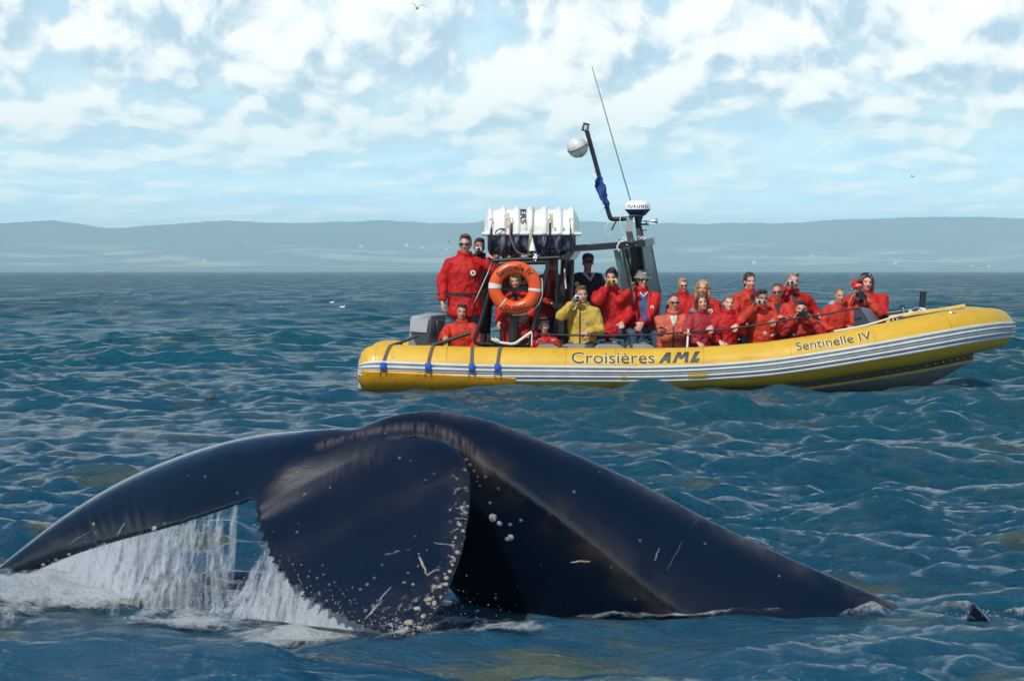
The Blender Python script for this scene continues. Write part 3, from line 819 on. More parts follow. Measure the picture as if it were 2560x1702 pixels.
    def froth(x0, x1, y0, y1, blobs, lump, step=0.022, name='froth'):
        xs = np.arange(x0, x1, step); ys = np.arange(y0, y1, step * 1.6)
        X, Y = np.meshgrid(xs, ys)
        k = np.zeros_like(X)
        for (cx, cy, sx, sy, a) in blobs:
            k = np.maximum(k, a * np.exp(-(((X - cx) / sx) ** 2 + ((Y - cy) / sy) ** 2)))
        nz = np.array([[mnoise.fractal((x * 4.0, y * 3.0, 7.7), 1.0, 2.0, 4) for x in xs] for y in ys])
        nb = np.array([[1 - abs(mnoise.noise((x * 9.0, y * 7.0, 2.2))) for x in xs] for y in ys])
        th = np.clip(k + 0.26 * nz, 0, 1)
        Z = water_h(X, Y, np.full_like(X, 0.045)) + 0.006 + np.clip((th - 0.10) / 0.6, 0, 1) ** 1.7 * lump * (0.35 + nb + 0.8 * nz)
        keep = th > 0.10
        n, mm = X.shape; idx = np.arange(n * mm).reshape(n, mm)
        q = np.stack([idx[:-1, :-1], idx[:-1, 1:], idx[1:, 1:], idx[1:, :-1]], -1)
        kk = keep[:-1, :-1] & keep[1:, 1:] & keep[:-1, 1:] & keep[1:, :-1]
        me = bpy.data.meshes.new(name)
        me.from_pydata(np.stack([X, Y, Z], -1).reshape(-1, 3).tolist(), [], q[kk].tolist())
        vfloat(me, 'thick', th.ravel()); me.materials.append(fm)
        bm_ = bmesh.new(); bm_.from_mesh(me); bmesh.ops.delete(bm_, geom=[v for v in bm_.verts if not v.link_faces], context='VERTS'); bm_.to_mesh(me); bm_.free()
        o = link(name, me, None, True, 0, 0); o['kind'] = 'stuff'
    froth(-3.2, 0.3, 12.9, 15.4, [(-2.4, 14.6, 1.1, 0.45, 1.0), (-1.5, 14.0, 1.0, 0.45, 0.85), (-2.7, 14.1, 0.7, 0.5, 0.85), (-0.95, 13.50, 0.55, 0.35, 1.0), (-0.50, 13.16, 0.35, 0.16, 0.95), (-2.9, 14.85, 0.6, 0.35, 1.0), (-0.10, 13.45, 0.32, 0.4, 0.8), (-0.2, 13.8, 0.4, 0.4, 0.75)], 0.020)
    froth(0.2, 1.7, 13.4, 14.4, [(0.45, 13.92, 0.35, 0.12, 0.75), (0.85, 13.92, 0.4, 0.12, 0.85), (1.25, 13.92, 0.3, 0.10, 0.6)], 0.025)
    froth(1.4, 2.9, 13.4, 14.2, [(1.70, 13.86, 0.30, 0.10, 0.85), (2.15, 13.84, 0.28, 0.11, 0.9), (2.5, 13.80, 0.25, 0.07, 0.7)], 0.05)
make_froth()

# ------------------------------------------------------------------ inflatable boat
M = dict(
    yellow=mat('yellow_tube_fabric', (0.56, 0.345, 0.030), 0.40, bump=(5.0, 0.12), vary=(1.6, 0.10)),
    amber=mat('amber_chafe_sheet', (0.60, 0.285, 0.006), 0.42, bump=(9.0, 0.25), vary=(2.5, 0.12)),
    white=mat('white_strake_rubber', (0.54, 0.56, 0.56), 0.45, bump=(12.0, 0.1), vary=(5.0, 0.09)),
    groove=mat('grey_strake_groove', (0.25, 0.27, 0.28), 0.6, vary=(5.0, 0.2)),
    seam=mat('seam_tape', (0.30, 0.19, 0.02), 0.6),
    hull=mat('grey_hull_paint', (0.40, 0.44, 0.43), 0.35, bump=(14.0, 0.08), vary=(2.0, 0.15)),
    black=mat('black_painted_steel', (0.012, 0.012, 0.014), 0.38, vary=(9.0, 0.3)),
    rubber=mat('black_rubber', (0.016, 0.015, 0.015), 0.6, vary=(20.0, 0.4)),
    grey=mat('grey_moulding', (0.24, 0.255, 0.27), 0.42, bump=(20.0, 0.05), vary=(2.2, 0.08)),
    pod=mat('grey_seat_vinyl', (0.27, 0.27, 0.25), 0.5, bump=(25.0, 0.08), vary=(4.0, 0.1)),
    strap=mat('brown_webbing', (0.10, 0.075, 0.060), 0.8, bump=(60.0, 0.3)),
    blue=mat('blue_plastic', (0.010, 0.085, 0.42), 0.4, vary=(12.0, 0.2)),
    deck=mat('dark_deck', (0.05, 0.05, 0.052), 0.7),
    rope=mat('white_rope', (0.68, 0.66, 0.60), 0.8, bump=(70.0, 0.5)),
    gelw=mat('white_gelcoat', (0.80, 0.80, 0.78), 0.3, bump=(6.0, 0.05)),
    raftw=mat('weathered_white_canister', (0.72, 0.71, 0.66), 0.42, bump=(8.0, 0.15), vary=(3.5, 0.16)),
    tan=mat('tan_patch', (0.44, 0.38, 0.24), 0.7, vary=(8.0, 0.15)),
    glass=None, ink=mat('dark_print', (0.016, 0.017, 0.015), 0.5), inkg=mat('charcoal_print', (0.035, 0.042, 0.042), 0.5),
    cream=mat('cream_outline', (0.60, 0.50, 0.22), 0.5),
    steel=mat('bright_steel', (0.55, 0.56, 0.57), 0.25, metal=1.0),
    console=mat('blue_grey_console', (0.15, 0.19, 0.24), 0.3, vary=(3.0, 0.1)), consoled=mat('dark_console_side', (0.030, 0.036, 0.048), 0.35),
    lens=mat('lamp_glass', (0.55, 0.56, 0.55), 0.15), green=mat('green_lamp', (0.01, 0.09, 0.06), 0.12, coat=0.5),
    orange=mat('orange_buoy', (0.70, 0.085, 0.012), 0.35, bump=(9.0, 0.05), vary=(5.0, 0.06)),
    refl=mat('silver_reflective_tape', (0.62, 0.64, 0.66), 0.35),
    wood=mat('yellow_plank', (0.60, 0.43, 0.12), 0.5, vary=(8.0, 0.15)),
)
def scuffed_navy():
    m = bpy.data.materials.new('scuffed_navy_canister'); m.use_nodes = True
    t = NT(m.node_tree); b = t.node('ShaderNodeBsdfPrincipled', i_Roughness=0.38); t.node('ShaderNodeOutputMaterial', i_Surface=b.outputs[0])
    co = t.node('ShaderNodeTexCoord').outputs['Object']
    f = t.noise(t.vmath('MULTIPLY', co, (9.0, 9.0, 3.5)), 1.0, 6.0, 0.7, 0.4); g = t.noise(co, 2.6, 3.0)
    k = t.math('MULTIPLY', t.ramp(f, 0.44, 0.60), t.ramp(g, 0.28, 0.50))
    t.put(b.inputs['Base Color'], t.mix(t.math('MULTIPLY', k, 0.75), t.mix(g, (0.008, 0.013, 0.045), (0.016, 0.030, 0.110)), (0.30, 0.31, 0.34)))
    return m
M['navy'] = scuffed_navy()
def tube_skin():
    """yellow fabric with rub marks and runs of dirt"""
    m = bpy.data.materials.new('worn_yellow_tube'); m.use_nodes = True
    t = NT(m.node_tree); b = t.node('ShaderNodeBsdfPrincipled', i_Roughness=0.36); t.node('ShaderNodeOutputMaterial', i_Surface=b.outputs[0])
    co = t.node('ShaderNodeTexCoord').outputs['Object']
    f = t.noise(t.vmath('MULTIPLY', co, (1.0, 1.0, 2.5)), 1.6, 6.0, 0.65); g = t.noise(t.vmath('MULTIPLY', co, (3.0, 3.0, 14.0)), 2.0, 5.0, 0.7)
    c = t.mix(t.ramp(f, 0.3, 0.7), (0.57, 0.330, 0.022), (0.64, 0.390, 0.030))
    c = t.mix(t.math('MULTIPLY', t.ramp(g, 0.58, 0.72), 0.55), c, (0.27, 0.18, 0.05))
    sc2 = t.noise(t.vmath('MULTIPLY', co, (16.0, 16.0, 5.0)), 1.0, 6.0, 0.75)
    c = t.mix(t.math('MULTIPLY', t.ramp(sc2, 0.62, 0.66), 0.5), c, (0.10, 0.08, 0.05))
    t.put(b.inputs['Base Color'], c)
    t.put(b.inputs['Roughness'], t.ramp(f, 0.3, 0.7, 0.30, 0.48))
    h = t.noise(t.vmath('MULTIPLY', co, (2.0, 2.0, 6.0)), 2.0, 4.0, 0.6)
    bn = t.node('ShaderNodeBump', i_Height=h); bn.inputs['Strength'].default_value = 0.16; bn.inputs['Distance'].default_value = 0.03
    t.l.new(bn.outputs[0], b.inputs['Normal'])
    return m
M['yellow'] = tube_skin()
def chafed():
    m = bpy.data.materials.new('scratched_amber_sheet'); m.use_nodes = True
    t = NT(m.node_tree); b = t.node('ShaderNodeBsdfPrincipled', i_Roughness=0.42); t.node('ShaderNodeOutputMaterial', i_Surface=b.outputs[0])
    co = t.node('ShaderNodeTexCoord').outputs['Object']
    f = t.noise(co, 2.2, 5.0, 0.6); g = t.noise(t.vmath('MULTIPLY', co, (5.0, 5.0, 20.0)), 1.6, 6.0, 0.75, 0.5); h = t.noise(t.vmath('MULTIPLY', co, (22.0, 8.0, 9.0)), 1.0, 5.0, 0.7)
    c = t.mix(t.ramp(f, 0.3, 0.7), (0.52, 0.24, 0.005), (0.66, 0.33, 0.010))
    c = t.mix(t.math('MULTIPLY', t.ramp(g, 0.55, 0.64), 0.6), c, (0.20, 0.11, 0.03)); c = t.mix(t.math('MULTIPLY', t.ramp(h, 0.60, 0.64), 0.8), c, (0.045, 0.035, 0.025))
    t.put(b.inputs['Base Color'], c); bn = t.node('ShaderNodeBump', i_Height=f); bn.inputs['Strength'].default_value = 0.3; bn.inputs['Distance'].default_value = 0.03; t.l.new(bn.outputs[0], b.inputs['Normal'])
    return m
M['amber'] = chafed()
def panel_glass():
    m = bpy.data.materials.new('tinted_screen'); m.use_nodes = True
    t = NT(m.node_tree); b = t.node('ShaderNodeBsdfPrincipled', i_Roughness=0.08); tr = t.node('ShaderNodeBsdfTransparent'); mx = t.node('ShaderNodeMixShader', i_0=0.72)
    b.inputs['Base Color'].default_value = (0.17, 0.235, 0.225, 1); tr.inputs[0].default_value = (0.75, 0.88, 0.88, 1)
    t.l.new(tr.outputs[0], mx.inputs[1]); t.l.new(b.outputs[0], mx.inputs[2]); t.node('ShaderNodeOutputMaterial', i_Surface=mx.outputs[0])
    return m
M['glass'] = panel_glass()

boat = empty('inflatable_boat', (0, 41.75, 0), 'long yellow rigid inflatable tour boat with white rubbing strakes, crowded with passengers', 'boat')
YC = 41.75; YN = 40.45
# near tube: (photo x, top y, bottom y, depth of its centre line)
TUBE = [(896, 899, 944, YN), (902, 884, 960, YN), (914, 872, 972, YN), (930, 865, 978, YN), (955, 862, 980, YN), (1050, 863, 981, YN), (1200, 867, 981, YN), (1380, 869, 979, YN), (1600, 870, 977, YN), (1750, 867, 974, YN),
        (1900, 856, 966, YN), (2000, 843, 956, YN), (2100, 828, 942, YN + 0.01), (2200, 810, 926, YN + 0.06), (2300, 790, 909, YN + 0.20), (2380, 776, 893, YN + 0.43), (2440, 769, 881, YN + 0.76), (2474, 770, 874, YN + 1.06), (2486, 772, 870, YC)]
rows = []
for x, a, b_, Y in TUBE:
    p = U(x, (a + b_) / 2, Y); rows.append((p.x, p.y, p.z, (b_ - a) / 2 / F * Y))
near_c = catmull(rows, 150)
far_c = near_c[::-1][1:].copy(); far_c[:, 1] = 2 * YC - far_c[:, 1]
full_c = np.vstack([near_c, far_c])
NP = len(full_c)
def tube_frame(i):
    a, b_ = full_c[max(i - 1, 0)], full_c[min(i + 1, NP - 1)]
    t = Vector(b_[:3] - a[:3]).normalized()
    n = t.cross(Vector((0, 0, 1))).normalized()      # outboard: towards the camera on the near side
    u = n.cross(t).normalized()
    return Vector(full_c[i][:3]), n, u, full_c[i][3]
R_ = math.radians
def tube_pt(i, th, off=0.0):
    """point on tube section i at angle th above the outboard direction"""
    k = int(i); f = i - k
    def at(j):
        c, n, u, r = tube_frame(min(j, NP - 1)); return c + (n * math.cos(th) + u * math.sin(th)) * (r + off)
    return at(k).lerp(at(k + 1), f) if f > 1e-6 else at(k)
def i_of_x(px):
    """section index of the near side for a photograph column"""
    xs = (1280 + near_c[:, 0] / near_c[:, 1] * F)
    return float(np.interp(px, xs, np.arange(len(xs))))
tb = MB(); seg = 40; vs = []
for i in range(NP):
    for k in range(seg): vs.append(tube_pt(i, 2 * math.pi * k / seg))
fs = [(i * seg + k, i * seg + (k + 1) % seg, (i + 1) * seg + (k + 1) % seg, (i + 1) * seg + k) for i in range(NP - 1) for k in range(seg)]
fs += [tuple(range(seg - 1, -1, -1)), tuple(range((NP - 1) * seg, NP * seg))]
tb.add(vs, fs); tube = tb.build('buoyancy_tube', M['yellow'], boat); part_parent(tube)

def drift(i):
    x = 1280 + full_c[min(int(i), NP - 1)][0] / full_c[min(int(i), NP - 1)][1] * F
    if i > len(near_c): return R_(0)
    return R_(float(np.interp(x, [890, 1100, 1300, 1600, 1900, 2100, 2400], [2, -3, -6, -9, -6, -3, 0])))
def strip(name, m, i0, i1, t0, t1, off, parent, nth=4, step=1.0, lip=0.0):
    """sheet wrapped on the tube between two angles"""
    mb = MB(); ii = np.arange(i0, i1 + 1e-6, step); vs = []
    for i in ii:
        a = t0(i) if callable(t0) else t0; b_ = t1(i) if callable(t1) else t1
        for k in range(nth + 1):
            f = k / nth
            o = off + lip * math.sin(math.pi * f)
            if k in (0, nth): o = -0.004
            vs.append(tube_pt(i, a + (b_ - a) * f, o))
    n = nth + 1
    mb.add(vs, [(i * n + k, i * n + k + 1, (i + 1) * n + k + 1, (i + 1) * n + k) for i in range(len(ii) - 1) for k in range(nth)])
    return mb.build(name, m, parent)
strake = strip('rubbing_strake', M['groove'], 1, NP - 2, lambda i: R_(-25) + drift(i), lambda i: R_(21) + drift(i), 0.008, boat, 8); part_parent(strake)
ends = [(20.5, 11.5), (9.5, 1.5), (0.0, -2.5), (-4.5, -13), (-15, -24.5)]
for a, b_ in ends:
    strip('strake_rib', M['white'], 1, NP - 2, lambda i, b_=b_: R_(b_) + drift(i), lambda i, a=a: R_(a) + drift(i), 0.016, strake, 4, lip=0.014 if a - b_ > 4 else 0.006)
# torn-off pieces of the lowest rib
for x0, x1 in ((1553, 1570), (1716, 1768)):
    strip('strake_gap', M['yellow'], i_of_x(x0), i_of_x(x1), lambda i: R_(-13.5) + drift(i), lambda i: R_(-4) + drift(i), 0.034, strake, 4, step=0.35)
# chafe sheet over the lower stern
i0, i1 = i_of_x(906), i_of_x(1292)
def chafe_top(i):
    x = 1280 + full_c[min(int(i), NP - 1)][0] / full_c[min(int(i), NP - 1)][1] * F
    return R_(float(np.interp(x, [900, 1100, 1250, 1268, 1292], [4, -4, -9, -11, -40])))
chafe = strip('chafe_sheet', M['amber'], i0, i1, R_(-100), chafe_top, 0.036, boat, 12, step=0.5); part_parent(chafe)
# four webbing straps with blue buckles
for xt, xb in ((984, 961), (1087, 1072), (1181, 1180), (1254, 1244)):
    mb = MB(); vs = []
    ths = np.linspace(R_(100), R_(14), 14)
    for q, th in enumerate(ths):
        f = q / 13; ic = i_of_x(xt + (xb - xt) * f)
        for dx in (-0.024, 0.024): 
            p = tube_pt(ic, th, 0.012); vs.append(p + Vector((dx, 0, 0)))
    mb.add(vs, [(2 * q, 2 * q + 1, 2 * q + 3, 2 * q + 2) for q in range(13)])
    st = mb.build('strap', M['strap'], boat)
    part_parent(st)
    c = tube_pt(i_of_x(xb), R_(7), 0.045); mb = MB()
    mb.box(c, (0.085, 0.035, 0.11), Matrix.Rotation(R_(-6), 3, 'X')); mb.box(c + Vector((0, -0.022, -0.01)), (0.062, 0.014, 0.055))
    mb.build('buckle', M['blue'], st, True, 0.008)
    for dx in (-0.042, 0.042):
        mb = MB(); q = [tube_pt(i_of_x(xb), R_(a), 0.05) + Vector((dx, 0, 0)) for a in (-2, -8, -14)]
        mb.tube(q, 0.006, 6); mb.build('lace', M['strap'], st)
# glued seams round the tube
for px in (925, 940, 1115, 1412, 1535, 1756, 1975, 2178, 2349):
    i = i_of_x(px); mb = MB()
    mb.tube([tube_pt(i, R_(a), 0.0005) + Vector((0.02 * math.sin(R_(a)), 0, 0)) for a in range(-110, 111, 10)], [(0.004, 0.0018)] * 23, 6)
    sm = mb.build('seam', M['seam'], boat); part_parent(sm)

def text_mesh(body, size, shear=0.0, width=1.0, bold=0.0, spacing=1.0, maxlen=0.03):
    cu = bpy.data.curves.new('tmp', 'FONT'); cu.body = body; cu.size = size; cu.shear = shear; cu.offset = bold; cu.space_character = spacing
    cu.resolution_u = 4
    o = bpy.data.objects.new('tmp', cu); C.objects.link(o)
    dg = bpy.context.evaluated_depsgraph_get(); me = bpy.data.meshes.new_from_object(o.evaluated_get(dg))
    bpy.data.objects.remove(o); bpy.data.curves.remove(cu)
    return refine(me, maxlen, width)
def refine(me, maxlen, width=1.0):
    bm_ = bmesh.new(); bm_.from_mesh(me); bpy.data.meshes.remove(me)
    for v in bm_.verts: v.co.x *= width
    bmesh.ops.triangulate(bm_, faces=bm_.faces[:])
    for _ in range(4):
        es = [e for e in bm_.edges if e.calc_length() > maxlen]
        if not es: break
        bmesh.ops.subdivide_edges(bm_, edges=es, cuts=1); bmesh.ops.triangulate(bm_, faces=bm_.faces[:])
    out = MB(); bm_.verts.ensure_lookup_table()
    out.add([v.co.copy() for v in bm_.verts], [tuple(v.index for v in f.verts) for f in bm_.faces]); bm_.free()
    return out
def polys(lists, maxlen=0.03):
    bm_ = bmesh.new()
    for p in lists: bm_.faces.new([bm_.verts.new((x, y, 0)) for x, y in p])
    me = bpy.data.meshes.new('t'); bm_.to_mesh(me); bm_.free()
    return refine(me, maxlen)
def bounds(mb):
    a = np.array(mb.v); return a.min(0), a.max(0)
def on_tube(mb, px0, px1, yb, yt, name, m, off, grow=0.0):
    """wrap flat lettering on the near tube: column range px0..px1, angle range yb..yt in degrees"""
    lo, hi = bounds(mb); out = MB()
    vs = []
    for x, y, _ in mb.v:
        fx = (x - lo[0]) / (hi[0] - lo[0]); fy = (y - 0.0) / (hi[1] - 0.0)
        vs.append(tube_pt(i_of_x(px0 + (px1 - px0) * fx), R_(yb + (yt - yb) * fy), off))
    out.add(vs, mb.f); o = out.build(name, m, tube, False); return o
PINV[tube.name] = Matrix()
for body, a, b_, lo, hi in (('Croisières', 1428, 1634, 18.5, 53), ('Sentinelle IV', 1990, 2173, 27, 55)):
    tm = text_mesh(body, 0.2, bold=0.010)
    o1 = on_tube(tm, a - 1.5, b_ + 1.5, lo - 0.6, hi, 'lettering_outline', M['cream'], 0.004)
    tm = text_mesh(body, 0.2, bold=0.0)
    on_tube(tm, a, b_, lo, hi - 2.5 if 'è' not in body else hi - 0.8, 'lettering', M['ink'], 0.007)
# AML: slanted heavy letters cut from polygons
def AML(g):
    A1 = [(-g, -g), (.62, 1 + g), (1.02 + g, 1 + g), (.93 + g, -g), (.60 - g, -g), (.61, .20 - g), (.40 + g, .20 - g), (.27 + g, -g)]
    return A1
LET = [
    [(0.0, 0.0), (0.72, 1.0), (1.06, 1.0), (0.74, 0.56), (0.60, 0.36), (0.30, 0.0)],
    [(0.74, 0.56), (1.06, 1.0), (0.96, 0.0), (0.66, 0.0), (0.68, 0.20), (0.70, 0.36)],
    [(0.60, 0.36), (0.70, 0.36), (0.68, 0.20), (0.46, 0.20)],
    [(1.12, 0.0), (1.62, 1.0), (1.90, 1.0), (1.40, 0.0)],
    [(1.62, 1.0), (1.90, 1.0), (1.92, 0.55), (1.94, 0.30), (1.72, 0.30)],
    [(1.94, 0.30), (1.92, 0.55), (2.22, 1.0), (2.56, 1.0)],
    [(2.56, 1.0), (2.27, 0.98), (2.12, 0.0), (2.42, 0.0)],
    [(2.58, 0.0), (2.74, 0.32), (3.42, 0.32), (3.26, 0.0)],
    [(2.74, 0.32), (3.08, 1.0), (3.50, 1.0), (3.06, 0.32)],
]
on_tube(polys([[(x * .06, y * .19) for x, y in p] for p in LET]), 1644, 1750, 19, 53, 'emblem_lettering', M['inkg'], 0.006)

# hull bottom, seam strip and studs
hull = MB(); vs = []; ii = list(range(4, 140, 3)); 
KEEL = [(880, 1040), (1600, 1045), (2000, 1030), (2200, 1005), (2290, 975), (2360, 944), (2420, 907), (2448, 886), (2475, 868)]
KEELZ = [(U(x, y, YC).x, U(x, y, YC).z) for x, y in KEEL]
ii = [i for i in range(4, 140, 3) if tube_frame(i)[0].x < U(2425, 0, YC).x]
def skirt(i, d, o):
    p = tube_pt(i, R_(-76), 0.0); return p + Vector((0, 0.03 + o, -d))
for i in ii:
    c, n, u, r = tube_frame(i)
    chn = skirt(i, 0.125, 0.02)
    kz = float(np.interp(chn.x, [q[0] for q in KEELZ], [q[1] for q in KEELZ]))
    kz = min(kz, chn.z - 0.01)
    top = Vector((chn.x, chn.y + 0.06, chn.z + 0.12)); keel = Vector((chn.x, YC, kz))
    a = chn.lerp(keel, 0.5) + Vector((0, 0, -0.02)) * min(1, (chn.z - kz) * 3)
    row = [top, chn, a, keel]
    row += [Vector((p.x, 2 * YC - p.y, p.z)) for p in (a, chn, top)]
    vs += row
n = 7
hull.add(vs, [(i * n + k, i * n + k + 1, (i + 1) * n + k + 1, (i + 1) * n + k) for i in range(len(ii) - 1) for k in range(n - 1)] + [tuple(range(n)), tuple(range(len(ii) * n - 1, len(ii) * n - n - 1, -1))])
h_ = hull.build('hull', M['hull'], boat); part_parent(h_)
for nm, m_, d0, d1, o_ in (('bottom_seam', M['rubber'], -0.01, 0.082, -0.012), ('bottom_piping', M['yellow'], 0.082, 0.112, -0.02)):
    mb = MB(); vs = []; i2 = [i for i in np.arange(i_of_x(1250), 142, 1.0) if tube_pt(i, 0).x < U(2440, 0, YC).x]
    for i in i2: vs += [skirt(i, d0, 0.01), skirt(i, d0 + 0.01, o_), skirt(i, d1 - 0.01, o_), skirt(i, d1, 0.01)]
    mb.add(vs, [(a * 4 + k, a * 4 + k + 1, a * 4 + k + 5, a * 4 + k + 4) for a in range(len(i2) - 1) for k in range(3)])
    q = mb.build(nm, m_, boat); part_parent(q)
    if nm == 'bottom_seam':
        for a in range(2, len(i2), 2):
            sb = MB(); sb.ell(skirt(i2[a], 0.04, o_ - 0.004), (0.009, 0.006, 0.009), None, 6, 4); sb.build('rivet', M['steel'], q)
# deck
mb = MB(); pts = []
dk = [i for i in range(6, 138, 4)]
for i in dk:
    c = tube_frame(i)[0]; pts.append((Vector((c.x, c.y + 0.1, c.z - 0.10)), Vector((c.x, 2 * YC - c.y - 0.1, c.z - 0.10))))
vs = [q for p in pts for q in p]
mb.add(vs, [(2 * i, 2 * i + 1, 2 * i + 3, 2 * i + 2) for i in range(len(pts) - 1)])
d_ = mb.build('deck', M['deck'], boat); part_parent(d_)
mb = MB(); p = U(905, 950, YC); mb.box((p.x + 0.05, YC, p.z + 0.02), (0.08, 2.4, 0.55)); tr_ = mb.build('transom', M['grey'], boat, True, 0.01); part_parent(tr_)

def rod(name, m, pts, rad, parent=boat, seg=8, smooth_n=0):
    mb = MB(); P = [U(*p) if not isinstance(p, Vector) else p for p in pts]
    if smooth_n: P = [Vector(q) for q in catmull([tuple(p) for p in P], smooth_n)]
    if isinstance(rad, list) and not isinstance(rad[0], tuple) and len(rad) != len(P): rad = list(np.interp(np.linspace(0, 1, len(P)), np.linspace(0, 1, len(rad)), rad))
    mb.tube(P, rad, seg); o = mb.build(name, m, parent); part_parent(o); return o
def panel(name, m, pts, thick, parent=boat, bevel=0.0):
    mb = MB(); mb.quad_prism([U(*p) for p in pts], thick); o = mb.build(name, m, parent, False, bevel); part_parent(o); return o

# engine cover at the stern
Ye = 41.3
def beam(name, m, a, b_, w_, d_, parent=boat, bevel=0.008):
    """square bar from a to b"""
    A, B = U(*a), U(*b_); t = (B - A); L = t.length; t.normalize()
    y = Vector((0, 1, 0)); x = t.cross(y).normalized(); y = x.cross(t)
    R = Matrix((x, y, t)).transposed()
    mb = MB(); mb.box((A + B) / 2, (w_, d_, L), R if R.determinant() > 0 else Matrix((x, -y, t)).transposed()); o = mb.build(name, m, parent, True, bevel); part_parent(o); return o
mb = MB()
fr = [U(1019, 866, Ye), U(1073, 866, Ye), U(1077, 788, Ye), U(1027, 790, Ye)]
bk = [U(1060, 866, Ye + 0.75), U(1112, 866, Ye + 0.75), U(1116, 783, Ye + 0.75), U(1062, 782, Ye + 0.75)]
mb.add(fr + bk, [(0, 1, 2, 3), (5, 4, 7, 6), (1, 5, 6, 2), (4, 0, 3, 7), (3, 2, 6, 7), (0, 4, 5, 1)])
ec = mb.build('engine_cover', M['grey'], boat, True, 0.025); part_parent(ec); PINV[ec.name] = Matrix()
mb = MB()
lv = [U(1026, 794, Ye - 0.03), U(1072, 796, Ye - 0.03), U(1067, 832, Ye - 0.16), U(1024, 829, Ye - 0.16)]
lv2 = [p + Vector((0, 0.15, 0.0)) for p in lv]
mb.add(lv + lv2, [(0, 1, 2, 3), (5, 4, 7, 6), (1, 5, 6, 2), (4, 0, 3, 7), (0, 4, 5, 1), (3, 2, 6, 7)][::1])
mb.build('air_scoop', M['grey'], ec, True, 0.008)
mb = MB(); vv_ = [U(1088, 845, Ye + 0.22), U(1106, 845, Ye + 0.55), U(1108, 800, Ye + 0.55), U(1090, 800, Ye + 0.22)]
mb.quad_prism([p + Vector((0.012, -0.012, 0)) for p in vv_], (0.01, -0.01, 0)); mb.build('side_vent', M['grey'], ec, False, 0.004)
# stern rails
rod('stern_rail', M['rubber'], [(962, 869, 41.0), (1018, 850, 41.0), (1045, 838, 41.0)], 0.022)
for x, y in ((980, 865), (1003, 857)): rod('rail_post', M['rubber'], [(x, y - 1, 41.0), (x, 872, 41.0)], 0.02)
rod('stern_grab_rail', M['rubber'], [(1065, 866, 40.86), (1100, 857, 40.86), (1140, 844, 40.86), (1176, 832, 40.86)], 0.028, smooth_n=12)
# roll frame with the lifebuoy
Yf = 40.95
fp = [(1187, 848, Yf), (1196, 822, Yf), (1222, 735, Yf), (1244, 668, Yf), (1249, 660, Yf), (1258, 658, Yf), (1360, 656, Yf), (1368, 658, Yf), (1369, 668, Yf), (1350, 750, Yf), (1326, 850, Yf), (1322, 860, Yf), (1313, 863, Yf), (1250, 861, Yf), (1197, 859, Yf), (1188, 856, Yf)]
mb = MB(); mb.tube([U(*p) for p in fp], 0.030, 10, closed=True); rf = mb.build('roll_frame', M['black'], boat); part_parent(rf)
fp2 = [(x + 8, y - 3 if y > 800 else y, 42.3) for x, y, _ in fp]
mb = MB(); mb.tube([U(*p) for p in fp2], 0.030, 10, closed=True); rf2 = mb.build('roll_frame', M['black'], boat); part_parent(rf2)
for pts in ([(1252, 655, Yf), (1256, 655, 42.3)], [(1366, 657, Yf), (1374, 655, 42.3)], [(1310, 657, Yf), (1316, 655, 42.3)]): rod('cross_bar', M['black'], pts, 0.026)
rod('frame_brace', M['black'], [(1184, 770, Yf), (1190, 750, Yf), (1229, 660, Yf + .2), (1221, 645, Yf + .2)], 0.016, smooth_n=14)
rod('frame_brace', M['black'], [(1366, 662, Yf), (1350, 780, Yf + .1), (1342, 830, Yf + .1)], 0.012)
rod('frame_brace', M['black'], [(1361, 692, Yf), (1370, 706, Yf), (1371, 725, Yf), (1369, 742, Yf)], 0.009, smooth_n=10)
rod('cradle_bar', M['black'], [(1228, 652, 41.3), (1300, 648, 41.3), (1400, 644, 41.3)], 0.03)
rod('cradle_bar', M['black'], [(1228, 652, 42.0), (1300, 648, 42.0), (1400, 644, 42.0)], 0.03)
rod('cradle_strut', M['black'], [(1240, 662, 41.3), (1248, 636, 41.3)], 0.02); rod('cradle_strut', M['black'], [(1298, 660, 41.3), (1300, 632, 41.3)], 0.02); rod('cradle_strut', M['black'], [(1345, 658, 41.3), (1352, 632, 41.3)], 0.02)
# jockey seat pillar seen under the buoy
rod('seat_pillar', M['black'], [(1283, 862, 41.05), (1286, 795, 41.05)], 0.07)
beam('seat_bar', M['black'], (1252, 785, 41.0), (1300, 787, 41.0), 0.04, 0.10); beam('seat_bar', M['rubber'], (1268, 792, 40.98), (1300, 792, 40.98), 0.035, 0.1)
rod('backrest_bar', M['rubber'], [(1258, 712, 41.02), (1262, 704, 41.02), (1259, 722, 41.02)], 0.035); beam('backrest_bar', M['black'], (1256, 723, 41.0), (1324, 724, 41.0), 0.055, 0.05)
# dark steering stand, side posts, gusset
beam('steering_stand', M['rubber'], (1408, 866, 42.0), (1400, 700, 42.0), 0.16, 0.5, bevel=0.02)
for a, b_, r in (((1390, 860, 41.5), (1392, 648, 41.5), 0.024), ((1427, 800, 41.6), (1431, 648, 41.6), 0.03), ((1400, 860, 42.4), (1410, 648, 42.4), 0.05), ((1418, 860, 42.5), (1422, 648, 42.5), 0.05)): rod('stand_post', M['black'], [a, b_], r)
rod('pale_cable', M['rope'], [(1411, 672, 41.5), (1413, 700, 41.5), (1415, 722, 41.5)], 0.012); rod('black_cable', M['rubber'], [(1400, 740, 41.5), (1414, 690, 41.5), (1409, 660, 41.5)], 0.010)
panel('gusset', M['black'], [(1398, 648, 41.4), (1424, 651, 41.4), (1452, 624, 41.4), (1431, 618, 41.4)], (0, 0.9, 0))
panel('gusset_plate', M['console'], [(1424, 650, 41.38), (1440, 648, 41.38), (1453, 629, 41.38), (1437, 629, 41.38)], (0, 0.04, 0))
